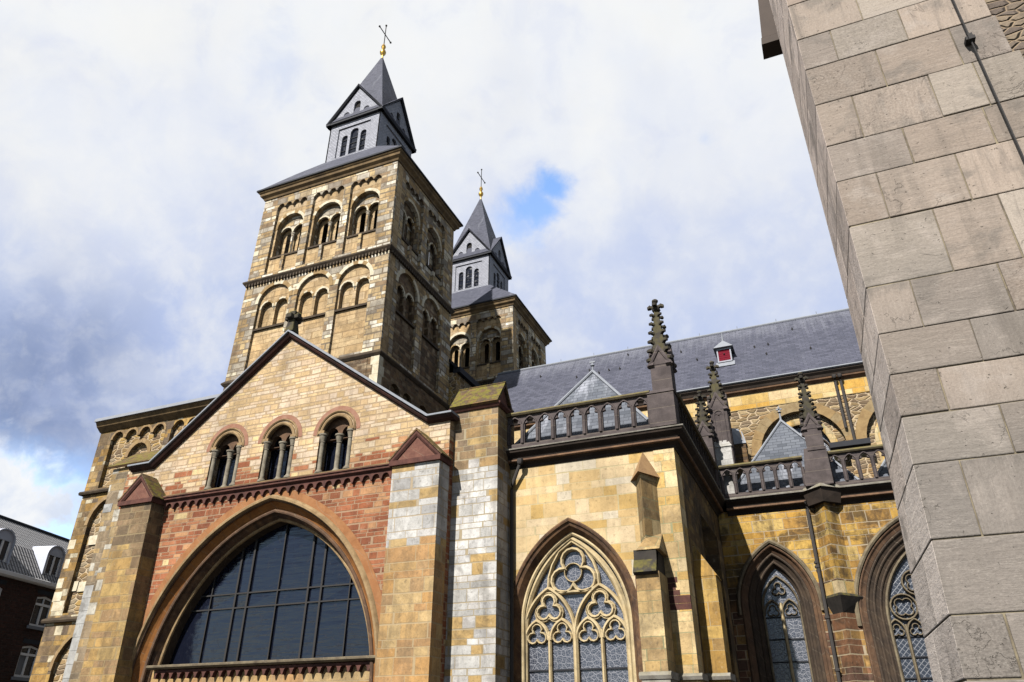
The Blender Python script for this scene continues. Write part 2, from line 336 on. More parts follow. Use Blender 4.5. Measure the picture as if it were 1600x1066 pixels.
M['gable'] = ashlar('portal gable sandstone', [(.265, .095, .046), (.31, .12, .06), (.225, .08, .042), (.36, .155, .08), (.27, .10, .05), (.41, .225, .115)], .40, .155, mort=.018, mcol=(.36, .265, .175), mamt=.75,
    cols2=[(.54, .40, .225), (.56, .44, .29), (.52, .42, .315), (.58, .48, .35), (.50, .365, .21), (.54, .44, .33), (.46, .335, .185), (.52, .40, .275)], zone=(9.1, 10.3, 1.0), streak=.26, grain=.22, patch=((.58, .45, .24), .978), bstr=.8)
M['red'] = stone('dark red sandstone', (.085, .040, .034), (.145, .064, .05), 4, crust=.3)
M['red_dark'] = stone('blackened red cornice stone', (.050, .026, .022), (.10, .046, .036), 3, crust=.5)
M['redpanel'] = stone('red sandstone panel', (.15, .068, .052), (.21, .10, .072), 6, joints=.4)
M['orange'] = stone('orange sandstone moulding', (.36, .155, .045), (.27, .11, .035), 2.2, crust=.3, joints=.7)
M['brownroll'] = stone('brown sandstone moulding', (.17, .10, .06), (.10, .062, .042), 3, crust=.3, joints=.55)
M['creamroll'] = stone('buff sandstone moulding', (.40, .28, .15), (.26, .17, .085), 3, crust=.25, joints=.6)
M['buttress'] = ashlar('mixed buttress ashlar', [(.44, .29, .13), (.40, .24, .11), (.47, .34, .17), (.36, .235, .12), (.42, .25, .10)], .62, .29, mort=.014, mcol=(.40, .31, .19),
    cols2=[(.46, .46, .455), (.52, .52, .51), (.39, .39, .39), (.50, .49, .48), (.44, .31, .14), (.55, .55, .54)], zone=(6.2, 6.6, .5), crust=.35, crust_col=(.09, .075, .055), streak=.3, bstr=.55)
M['buttress_old'] = ashlar('brown buttress ashlar', [(.42, .28, .11), (.36, .235, .115), (.46, .32, .13), (.32, .21, .11), (.40, .26, .10)], .6, .28, mort=.014, mcol=(.30, .23, .13),
    cols2=[(.22, .15, .085), (.27, .19, .11), (.18, .13, .08), (.24, .165, .10), (.33, .235, .13)], zone=(6.6, 7.4, .8), crust=.4, crust_col=(.06, .05, .038), streak=.35, bstr=.6)
M['pier'] = ashlar('mixed pier ashlar', [(.50, .50, .49), (.56, .56, .55), (.42, .42, .41), (.46, .32, .14), (.53, .52, .51), (.48, .48, .48), (.60, .59, .57)], .55, .24, mort=.014, mcol=(.36, .31, .22),
    cols2=[(.40, .27, .13), (.30, .21, .12), (.46, .33, .15), (.24, .18, .12), (.42, .30, .15)], zone=(8.6, 9.0, .35), crust=.4, crust_col=(.05, .042, .034), streak=.3, bstr=.6)
M['pier_old'] = ashlar('old pier ashlar', [(.26, .20, .13), (.33, .25, .14), (.20, .16, .11), (.48, .46, .40), (.38, .27, .13), (.28, .22, .15)], .5, .26, mort=.011, mcol=(.26, .2, .13), crust=.4, streak=.35, bstr=.6)
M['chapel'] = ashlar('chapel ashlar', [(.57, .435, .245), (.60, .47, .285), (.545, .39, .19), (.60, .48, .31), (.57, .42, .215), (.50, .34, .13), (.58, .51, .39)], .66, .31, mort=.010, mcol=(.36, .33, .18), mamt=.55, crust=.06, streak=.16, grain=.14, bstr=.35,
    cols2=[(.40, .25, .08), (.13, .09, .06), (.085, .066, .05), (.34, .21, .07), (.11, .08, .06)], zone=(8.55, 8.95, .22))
M['aisle'] = ashlar('aisle ashlar', [(.17, .085, .055), (.22, .11, .06), (.38, .23, .08), (.13, .075, .055), (.27, .15, .07)], .55, .27, mort=.014, mcol=(.42, .35, .25),
    cols2=[(.47, .29, .07), (.52, .34, .09), (.43, .25, .055), (.50, .36, .13), (.38, .22, .06)], zone=(5.9, 6.5, .5), crust=.8, crust_col=(.06, .042, .028), streak=.6, bstr=.7)
M['sidewall_shade'] = ashlar('chapel side ashlar with shade painted in', [(.22, .14, .06), (.18, .115, .05), (.14, .09, .045), (.25, .17, .07), (.11, .08, .05)], .6, .3, mort=.012, mcol=(.13, .10, .06), crust=.85, streak=.4)  # side's shade put into the colour: darker palette, heavier crust
M['butt_chapel'] = ashlar('chapel buttress ashlar', [(.50, .36, .17), (.44, .31, .14), (.38, .26, .12), (.54, .42, .23), (.33, .235, .12)], .6, .36, mort=.010, mcol=(.2, .22, .13), crust=.45, crust_col=(.07, .055, .04), streak=.4, bstr=.4)
M['butt_yellow'] = ashlar('yellow buttress ashlar', [(.42, .26, .07), (.36, .22, .065), (.46, .31, .10), (.28, .18, .07), (.40, .24, .06)], .7, .4, mort=.007, mcol=(.4, .33, .22), crust=.4, crust_col=(.08, .06, .04), streak=.4, bstr=.4)
M['pier_cream'] = ashlar('cream corner pier ashlar', [(.60, .46, .25), (.56, .40, .18), (.62, .50, .30), (.53, .36, .13), (.50, .37, .19)], .6, .33, mort=.010, mcol=(.26, .27, .15), crust=.3, crust_col=(.10, .075, .045), streak=.35, bstr=.4)
M['dark'] = stone('dark purple grey stone', (.125, .103, .10), (.075, .062, .062), 2.4, crust=.2, joints=.45, level=True)
M['dark_moss'] = stone('mossy dark stone', (.075, .066, .056), (.045, .04, .036), 3, moss=.9)
M['black_moss'] = stone('blackened dark stone with moss', (.06, .053, .047), (.033, .03, .028), 3, moss=.55)
M['cornice_dark'] = stone('soot dark cornice stone with painted shadow', (.060, .045, .036), (.034, .027, .023), 2)  # its dark tone also paints the shadow under the mouldings
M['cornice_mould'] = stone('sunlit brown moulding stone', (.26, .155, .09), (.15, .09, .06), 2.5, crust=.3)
M['ledge'] = stone('pale weathered ledge stone', (.36, .34, .30), (.22, .20, .17), 4, moss=.25)
M['coping'] = stone('lichen coping stone', (.20, .165, .10), (.12, .10, .07), 5, moss=.5)
M['mosscap'] = ashlar('mossy cap stone', [(.14, .09, .05), (.18, .11, .055), (.11, .075, .05), (.16, .10, .045)], .5, .16, mort=.012, mcol=(.07, .055, .03), moss=1.0, crust=.2)
M['tracery'] = stone('buff tracery stone', (.66, .54, .33), (.52, .40, .22), 3, crust=.3, joints=.8)
M['tracery_dark'] = stone('grey brown tracery stone', (.26, .215, .14), (.15, .12, .085), 3, crust=.35, joints=.7)
M['jambdark'] = stone('dark brown jamb stone', (.095, .068, .048), (.055, .042, .034), 2.5, crust=.3, joints=.45)
M['jambred'] = stone('red brown hood stone', (.085, .05, .036), (.22, .125, .065), 2.6, crust=.5, joints=.4)
M['glass_dark'] = plain('dark plain glass', (.004, .005, .010), .06, 0, .3, 1.2, .28, .05)
def rippled(m):                                            # old glass: each sheet slightly wavy, grime low down
    t = m.node_tree; b = t.nodes['Principled BSDF']; P, u, z, q = coords(t)
    n_ = math_(t, 'ADD', math_(t, 'MULTIPLY', noise(t, comb(t, math_(t, 'MULTIPLY', u, .6), math_(t, 'MULTIPLY', z, 5.0)), 1.3, 4), 1.0), noise(t, P, 1.1, 3))
    bump(t, b, n_, .25, .05)
    g_ = noise(t, P, 5, 6, .7)
    lk(t, math_(t, 'ADD', .05, math_(t, 'MULTIPLY', smooth(t, g_, .45, .75), .35)), b.inputs['Roughness'])
rippled(M['glass_dark'])
M['glass_lead'] = leaded('leaded stained glass', (.006, .007, .011), (.085, .09, .105), 17.0, lineamt=.75)
M['glass_quarry'] = leaded('quarry leaded glass', (.006, .008, .012), (.032, .036, .045), 5.5, quarry=True)
M['glass_house'] = plain('house window glass', (.03, .033, .045), .1, 0, .4, 2, .5, .05)
M['cream_nave'] = ashlar('nave ashlar', [(.56, .42, .20), (.60, .46, .24), (.52, .36, .13), (.58, .45, .26), (.50, .30, .07)], .8, .32, mort=.012, mcol=(.36, .28, .16), crust=.12, streak=.2)
M['rubble'] = rubble('clerestory rubble', [(.24, .17, .09), (.33, .24, .13), (.17, .12, .075), (.40, .30, .17), (.28, .18, .085), (.21, .155, .10)], 2.4, 6.5)
M['rubble_wing'] = rubble('westwork rubble', [(.26, .17, .075), (.34, .235, .12), (.18, .125, .075), (.38, .25, .09), (.22, .16, .10), (.30, .24, .16)], 2.2, 5.0, dark=.35)
M['wing'] = ashlar('westwork ashlar', [(.33, .20, .065), (.27, .18, .085), (.42, .27, .09), (.20, .14, .08), (.36, .25, .12), (.16, .12, .085), (.58, .52, .38)], .52, .27, mort=.011, mcol=(.24, .18, .10), crust=.4, streak=.35, bstr=.7)
M['near'] = ashlar('grey limestone blocks', [(.215, .175, .148), (.25, .205, .175), (.185, .158, .138), (.235, .185, .155), (.27, .235, .205), (.20, .165, .142)], .70, .37, mort=.007, mcol=(.06, .05, .04), mamt=.85, grain=.22, crust=.14, crust_col=(.11, .095, .08), streak=.22, bstr=.75, wob=.010, obj=True, vein=.30)
M['near_side_lit'] = ashlar('smooth pink limestone with sunlight painted in', [(.40, .345, .315), (.43, .37, .335), (.38, .325, .29)], .70, .37, mort=.007, mcol=(.06, .05, .04), mamt=.85, grain=.22, crust=.14, crust_col=(.11, .095, .08), streak=.22, bstr=.5, wob=.010, obj=True, vein=.12)  # unused side copy of the limestone, lightened as if sunlit
def blockwork(name, cols, grey):
    """separate limestone blocks, each its own tint, bedding and staining"""
    m, t, b = new_mat(name, .85)
    g = N(t, 'ShaderNodeNewGeometry'); isl = g.outputs['Random Per Island']
    tcn = N(t, 'ShaderNodeTexCoord'); P0 = tcn.outputs['Object']
    s = N(t, 'ShaderNodeSeparateXYZ'); lk(t, P0, s.inputs[0])
    u = math_(t, 'ADD', s.outputs[0], math_(t, 'MULTIPLY', s.outputs[1], .8)); z = s.outputs[2]
    r1 = math_(t, 'MULTIPLY', isl, 37.0); r2_ = math_(t, 'FRACT', math_(t, 'MULTIPLY', isl, 91.7)); r3 = math_(t, 'FRACT', math_(t, 'MULTIPLY', isl, 313.3))
    V = comb(t, math_(t, 'ADD', u, r1), z, r1)
    bed = math_(t, 'GREATER_THAN', r3, .82)                  # some stones stand on end: bedding runs upright
    B1 = comb(t, math_(t, 'ADD', math_(t, 'MULTIPLY', u, .55), r1), math_(t, 'MULTIPLY', z, 2.4), r1)
    B2 = comb(t, math_(t, 'ADD', math_(t, 'MULTIPLY', u, 4.5), r1), math_(t, 'MULTIPLY', z, .45), r1)
    mx = N(t, 'ShaderNodeMix', data_type='VECTOR'); lk(t, bed, mx.inputs[0]); lk(t, B1, mx.inputs[4]); lk(t, B2, mx.inputs[5]); B = mx.outputs[1]
    c = ramp(t, isl, cols)
    c = mixc(t, 1.0, c, mixc(t, r3, (.80,)*3, (1.16,)*3), 'MULTIPLY')
    low = smooth(t, math_(t, 'ADD', z, math_(t, 'MULTIPLY', math_(t, 'SUBTRACT', r2_, .5), 1.6)), 4.3, 3.0)
    c = mixc(t, math_(t, 'MULTIPLY', low, .75), c, sc(grey))
    n1 = noise(t, B, 3.0, 8, .62, .5); n2 = noise(t, V, 3.0, 6, .6, .4); n3 = noise(t, V, 70, 5, .7); n4 = noise(t, B, 16, 5, .65, .2)
    c = mixc(t, math_(t, 'MULTIPLY', smooth(t, n1, .50, .70), math_(t, 'ADD', math_(t, 'MULTIPLY', bed, .40), .18)), c, sc((.19, .165, .145)))
    c = mixc(t, math_(t, 'MULTIPLY', smooth(t, n2, .46, .32), .5), c, sc((.40, .35, .31)))
    c = mixc(t, math_(t, 'MULTIPLY', smooth(t, n2, .53, .66), .55), c, sc((.165, .15, .135)))
    sk = noise(t, comb(t, math_(t, 'MULTIPLY', u, 3.0), math_(t, 'MULTIPLY', z, .30), 2.0), 1.6, 7, .65, .4)
    c = mixc(t, math_(t, 'MULTIPLY', smooth(t, sk, .52, .70), .38), c, sc((.13, .115, .10)))
    c = mixc(t, math_(t, 'MULTIPLY', smooth(t, math_(t, 'ABSOLUTE', math_(t, 'SUBTRACT', n1, .47)), .006, .0), .30), c, sc((.50, .45, .40)))
    cr = noise(t, V, 1.6, 7, .6, .9)
    gran = math_(t, 'GREATER_THAN', r2_, .80)
    c = mixc(t, math_(t, 'MULTIPLY', gran, .22), c, mixc(t, smooth(t, n3, .40, .62), sc((.10, .09, .082)), sc((.27, .245, .22))))
    crack = math_(t, 'MULTIPLY', smooth(t, math_(t, 'ABSOLUTE', math_(t, 'SUBTRACT', cr, .5)), .006, .0), smooth(t, noise(t, V, 2.3, 2), .52, .6))
    c = mixc(t, math_(t, 'MULTIPLY', crack, .22), c, sc((.05, .04, .035)))
    c = mixc(t, 1.0, c, mixc(t, n3, (.66,)*3, (1.34,)*3), 'MULTIPLY')
    c = mixc(t, 1.0, c, mixc(t, n4, (.87,)*3, (1.13,)*3), 'MULTIPLY')
    pit = smooth(t, noise(t, V, 34, 3, .55), .68, .73)
    c = mixc(t, math_(t, 'MULTIPLY', pit, .5), c, sc((.07, .06, .05)))
    lk(t, c, b.inputs['Base Color'])
    h = math_(t, 'ADD', math_(t, 'MULTIPLY', n3, .35), math_(t, 'ADD', math_(t, 'MULTIPLY', n4, .6), math_(t, 'MULTIPLY', n1, .7)))
    h = math_(t, 'SUBTRACT', h, math_(t, 'ADD', math_(t, 'MULTIPLY', pit, .6), math_(t, 'MULTIPLY', crack, .4)))
    bump(t, b, h, .75, .012)
    return m
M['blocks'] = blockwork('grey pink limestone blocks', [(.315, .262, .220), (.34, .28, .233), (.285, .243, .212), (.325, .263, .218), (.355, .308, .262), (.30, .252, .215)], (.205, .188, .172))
M['blocks_side_lit'] = blockwork('smoother pink limestone blocks with sunlight painted in', [(.88, .74, .65), (.92, .77, .67), (.83, .70, .62)], (.80, .72, .655))  # side-face copy of the blocks, lightened so the sun is in the colour
M['near_mortar'] = stone('gritty lime mortar', (.09, .075, .06), (.32, .27, .18), 5)
M['near_rubble'] = rubble('rough rubble limestone', [(.20, .16, .125), (.26, .205, .15), (.15, .12, .10), (.30, .24, .17), (.18, .145, .12)], 9.0, 17.0, mcol=(.12, .09, .06), dark=.6, obj=True)
M['brick'] = ashlar('dark brown brick', [(.055, .022, .016), (.07, .028, .02), (.045, .02, .016), (.085, .034, .024)], .22, .075, mort=.012, mcol=(.07, .055, .045), obj=True, crust=0, streak=.1, wob=.003)
M['pantile'] = pantile('black pantiles')
M['white'] = plain('white painted timber', (.62, .62, .63), .5, 0, .08)
M['white_zinc'] = plain('pale zinc dormer cladding', (.34, .36, .42), .45, 0, .1)
M['red_paint'] = plain('red painted shutter', (.10, .008, .016), .95, 0, .2, 6, .05)
M['timber'] = plain('dark stained timber', (.035, .025, .02), .7, 0, .3)
M['ground'] = ashlar('street cobbles', [(.14, .13, .12), (.18, .165, .15), (.11, .105, .10)], .2, .1, obj=False)
M['ground'] = plain('grey street paving', (.15, .14, .13), .9, 0, .3, 3)
# ------------------------------------------------------------------ mesh tools
def FY(Y): return lambda u, v, w=0.0: (u, Y - w, v)          # wall facing the street (-Y), w towards the street
def FX(X): return lambda u, v, w=0.0: (X + w, u, v)          # wall facing +X
def FXm(X): return lambda u, v, w=0.0: (X - w, u, v)         # wall facing -X
class MB:
    def __init__(s): s.v = []; s.f = []; s.m = []
    def add(s, vs, fs, mi=0):
        k = len(s.v); s.v += [tuple(p) for p in vs]; s.f += [tuple(k+i for i in f) for f in fs]; s.m += [mi]*len(fs); return s
    def box(s, x0, x1, y0, y1, z0, z1, mi=0):
        return s.add([(x0,y0,z0),(x1,y0,z0),(x1,y1,z0),(x0,y1,z0),(x0,y0,z1),(x1,y0,z1),(x1,y1,z1),(x0,y1,z1)],
                     [(0,3,2,1),(4,5,6,7),(0,1,5,4),(1,2,6,5),(2,3,7,6),(3,0,4,7)], mi)
    def fbox(s, fr, u0, u1, v0, v1, w0, w1, mi=0):
        return s.prism([(u0,v0),(u1,v0),(u1,v1),(u0,v1)], fr, w0, w1, mi)
    def prism(s, poly, fr, w0, w1, mi=0): return s.wall(poly, [], fr, w0, w1, True, mi)
    def wall(s, outer, holes, fr, w0, w1, back=True, mi=0, depth=None):
        """a slab of outline `outer` pierced by `holes`, front at w1, back at w0"""
        loops = [list(outer)] + [list(h) for h in holes]
        flat = [p for l in loops for p in l]
        tri = tessellate_polygon([[Vector((p[0], p[1], 0)) for p in l] for l in loops])
        n = len(flat)
        vs = [fr(p[0], p[1], w1) for p in flat] + [fr(p[0], p[1], w0) for p in flat]
        fs = [tuple(t) for t in tri]
        if back: fs += [tuple(n+i for i in reversed(t)) for t in tri]
        k = 0
        for l in loops:
            m = len(l)
            for i in range(m):
                a, b = k+i, k+(i+1) % m
                fs.append((a, b, n+b, n+a))
            k += m
        return s.add(vs, fs, mi)
    def sweep(s, path, prof, fr, closed=False, mi=0, caps=True, mats=None):
        """profile [(o, w)] carried along a 2-D path; o to the left of the path, w outwards"""
        P = [Vector(p) for p in path]; n = len(P); vs = []; m = len(prof)
        for i in range(n):
            a = P[i-1] if (i > 0 or closed) else None; c = P[(i+1) % n] if (i < n-1 or closed) else None
            ds = [d.normalized() for d in ((P[i]-a) if a is not None else None, (c-P[i]) if c is not None else None) if d is not None and d.length > 1e-7]
            ns = [Vector((-d.y, d.x)) for d in ds]
            q = ns[0] if len(ns) == 1 else (ns[0]+ns[1])
            if q.length < 1e-4: q = ns[0]
            q = q.normalized(); k = 1/max(.45, q.dot(ns[0]))
            for o, w in prof: vs.append(fr(P[i].x+q.x*o*k, P[i].y+q.y*o*k, w))
        fs = []; mi_l = []
        for i in range(n if closed else n-1):
            j = (i+1) % n
            for a in range(m):
                b = (a+1) % m
                fs.append((i*m+a, i*m+b, j*m+b, j*m+a)); mi_l.append(mats[i % len(mats)] if mats else mi)
        if caps and not closed:
            fs.append(tuple(range(m))); fs.append(tuple((n-1)*m+i for i in reversed(range(m)))); mi_l += [mi, mi]
        k = len(s.v); s.v += vs; s.f += [tuple(k+i for i in f) for f in fs]; s.m += mi_l; return s
    def band(s, x0, x1, y0, y1, prof, mi=0):
        """moulding [(out, z)] carried round a rectangular plan"""
        m = len(prof); vs = []
        for sx, sy, cx, cy in ((-1,-1,x0,y0),(1,-1,x1,y0),(1,1,x1,y1),(-1,1,x0,y1)):
            for o, z in prof: vs.append((cx+sx*o, cy+sy*o, z))
        fs = [(i*m+a, i*m+(a+1) % m, ((i+1) % 4)*m+(a+1) % m, ((i+1) % 4)*m+a) for i in range(4) for a in range(m)]
        return s.add(vs, fs, mi)
    def lathe(s, c, prof, n=12, mi=0):
        vs = [(c[0]+r*cos(2*pi*k/n), c[1]+r*sin(2*pi*k/n), c[2]+z) for r, z in prof for k in range(n)]
        fs = [(i*n+k, i*n+(k+1) % n, (i+1)*n+(k+1) % n, (i+1)*n+k) for i in range(len(prof)-1) for k in range(n)]
        fs += [tuple(reversed(range(n))), tuple((len(prof)-1)*n+k for k in range(n))]
        return s.add(vs, fs, mi)
    def tube(s, pts, r, n=8, mi=0):
        pts = [Vector(p) for p in pts]; vs = []
        for i, p in enumerate(pts):
            d = (pts[min(i+1, len(pts)-1)]-pts[max(i-1, 0)]).normalized()
            a = d.orthogonal().normalized() if abs(d.z) < .99 else Vector((1, 0, 0)); b = d.cross(a)
            rr = r[i] if isinstance(r, (list, tuple)) else r
            vs += [p+rr*(cos(2*pi*k/n)*a+sin(2*pi*k/n)*b) for k in range(n)]
        fs = [(i*n+k, i*n+(k+1) % n, (i+1)*n+(k+1) % n, (i+1)*n+k) for i in range(len(pts)-1) for k in range(n)]
        fs += [tuple(reversed(range(n))), tuple((len(pts)-1)*n+k for k in range(n))]
        return s.add(vs, fs, mi)
    def hull(s, bottom, top, mi=0):
        """two rings with the same number of points joined to a solid"""
        n = len(bottom)
        return s.add(list(bottom)+list(top), [tuple(reversed(range(n))), tuple(range(n, 2*n))]+[(i, (i+1) % n, n+(i+1) % n, n+i) for i in range(n)], mi)
    def cone(s, ring, apex, mi=0):
        n = len(ring); return s.add(list(ring)+[apex], [tuple(reversed(range(n)))]+[(i, (i+1) % n, n) for i in range(n)], mi)
    def slab(s, quad, t, mi=0):
        q = [Vector(p) for p in quad]; nn = (q[1]-q[0]).cross(q[2]-q[0]).normalized()
        if nn.z < 0: nn = -nn
        return s.hull([p-nn*t for p in q], q, mi)
    def build(s, name, mats, parent=None, local=False, smooth=False, bevel=0):
        if not isinstance(mats, (list, tuple)): mats = [mats]
        off = Vector((0, 0, 0))
        if parent is not None and not local:
            r = parent
            while r.parent: r = r.parent
            off = r.location
        me = bpy.data.meshes.new(name)
        me.from_pydata([tuple(Vector(p)-off) for p in s.v], [], s.f)
        for m_ in mats: me.materials.append(m_)
        me.polygons.foreach_set('material_index', s.m)
        bm = bmesh.new(); bm.from_mesh(me); bmesh.ops.recalc_face_normals(bm, faces=bm.faces); bm.to_mesh(me); bm.free()
        if smooth:
            me.polygons.foreach_set('use_smooth', [True]*len(me.polygons)); me.set_sharp_from_angle(angle=radians(40))
        o = bpy.data.objects.new(name, me); COL.objects.link(o)
        if parent is not None: o.parent = parent
        if bevel:
            bv = o.modifiers.new('worn edges', 'BEVEL'); bv.width = bevel; bv.segments = 2; bv.limit_method = 'ANGLE'; bv.angle_limit = radians(50)
        return o
def thing(name, label, cat, loc=(0, 0, 0), rotz=0.0, group=None):
    o = bpy.data.objects.new(name, None); COL.objects.link(o); o.empty_display_size = .5
    o.location = loc; o.rotation_euler = (0, 0, rotz); o['label'] = label; o['category'] = cat
    if group: o['group'] = group
    return o
def parch(xc, a, zs, h, n=12):
    """arch line from the left springing over the top to the right one"""
    if h <= a*1.001:
        return [(xc-a*cos(pi*i/(2*n)), zs+h*sin(pi*i/(2*n))) for i in range(2*n+1)]
    R = (a*a+h*h)/(2*a); ph = acos((a-R)/R)
    L = [(xc-a+R+R*cos(pi-(pi-ph)*i/n), zs+R*sin(pi-(pi-ph)*i/n)) for i in range(n+1)]
    L[-1] = (xc, zs+h)
    return L + [(2*xc-x, z) for x, z in reversed(L[:-1])]
def hole(xc, a, z0, zs, h, n=12): return [(xc-a, z0)] + parch(xc, a, zs, h, n) + [(xc+a, z0)]
def legs(xc, a, z0, zs, h, n=12): return hole(xc, a, z0, zs, h, n)
def rect(u0, u1, v0, v1): return [(u0, v0), (u0, v1), (u1, v1), (u1, v0)]
def foil(cx, cz, n, d, r, rot=pi/2, k=7):
    """outline of n lobes of radius r round (cx, cz)"""
    rho = d*cos(pi/n)+sqrt(max(1e-6, r*r-(d*sin(pi/n))**2)); pts = []
    for i in range(n):
        a = rot-2*pi*i/n; lx, lz = d*cos(a), d*sin(a)
        s0 = (rho*cos(a+pi/n)-lx, rho*sin(a+pi/n)-lz); s1 = (rho*cos(a-pi/n)-lx, rho*sin(a-pi/n)-lz)
        t0 = atan2(s0[1], s0[0]); t1 = atan2(s1[1], s1[0])
        while t1 > t0: t1 -= 2*pi
        if t0-t1 < .3: t1 -= 2*pi
        for j in range(k):
            t = t0+(t1-t0)*j/k; pts.append((cx+lx+r*cos(t), cz+lz+r*sin(t)))
    return pts
def circ(cx, cz, r, n=24): return [(cx+r*cos(-2*pi*i/n), cz+r*sin(-2*pi*i/n)) for i in range(n)]
def bar(hw, w0, w1): return [(-hw, w0), (-hw, w0+.6*(w1-w0)), (-hw*.35, w1), (hw*.35, w1), (hw, w0+.6*(w1-w0)), (hw, w0)]
def roll(o, w, r, n=8): return [(o+r*cos(2*pi*i/n), w+r*sin(2*pi*i/n)) for i in range(n)]
def scallop(u0, u1, z0, zs, n, top=None):
    """panel outline whose top is a row of n small arches springing at zs"""
    p = (u1-u0)/n; r = p*.40; pts = [(u0, z0)]
    for i in range(n):
        c = u0+(i+.5)*p
        if i == 0: r0 = c-u0
        for j in range(9):
            t = pi-pi*j/8
            x = c+(r if not ((i == 0 and j == 0) or (i == n-1 and j == 8)) else (p/2))*cos(t)
            pts.append((x, zs+r*1.05*sin(t)))
    pts.append((u1, z0)); return pts
def frieze(mb, u0, u1, ztop, zs, n, fr, w0, w1, mi=0, r=.36):
    """hanging row of little round arches: solid from ztop down to the corbels"""
    p = (u1-u0)/n; pts = [(u0, ztop), (u0, zs-.06)]
    for i in range(n):
        c = u0+(i+.5)*p
        pts += [(c-p*r-.0, zs-.06)] if i == 0 else []
        pts += [(c+p*r*cos(pi-pi*j/7), zs+p*r*sin(pi-pi*j/7)) for j in range(8)]
        if i < n-1: pts += [(c+p*(.5-.06), zs-.07), (c+p*(.5+.06), zs-.07)]
    pts += [(u1, zs-.06), (u1, ztop)]
    mb.prism(pts, fr, w0, w1, mi)
def colonnette(mb, c, z0, z1, r, n=10, mi=0, cap=.16):
    h = z1-z0
    mb.lathe((c[0], c[1], z0), [(r*1.9, 0), (r*1.9, r*.7), (r*1.5, r*1.1), (r*1.15, r*1.6), (r, r*2), (r, h-cap-r*.5), (r*1.25, h-cap-r*.3), (r*1.05, h-cap), (r*1.7, h-cap*.25), (r*2.0, h-cap*.2), (r*2.0, h)], n, mi)
# ------------------------------------------------------------------ the setting
gb = MB(); gb.add([(-400,-300,0),(400,-300,0),(400,500,0),(-400,500,0)], [(0,1,2,3)])
g_ = gb.build('ground', M['ground']); g_['kind'] = 'structure'

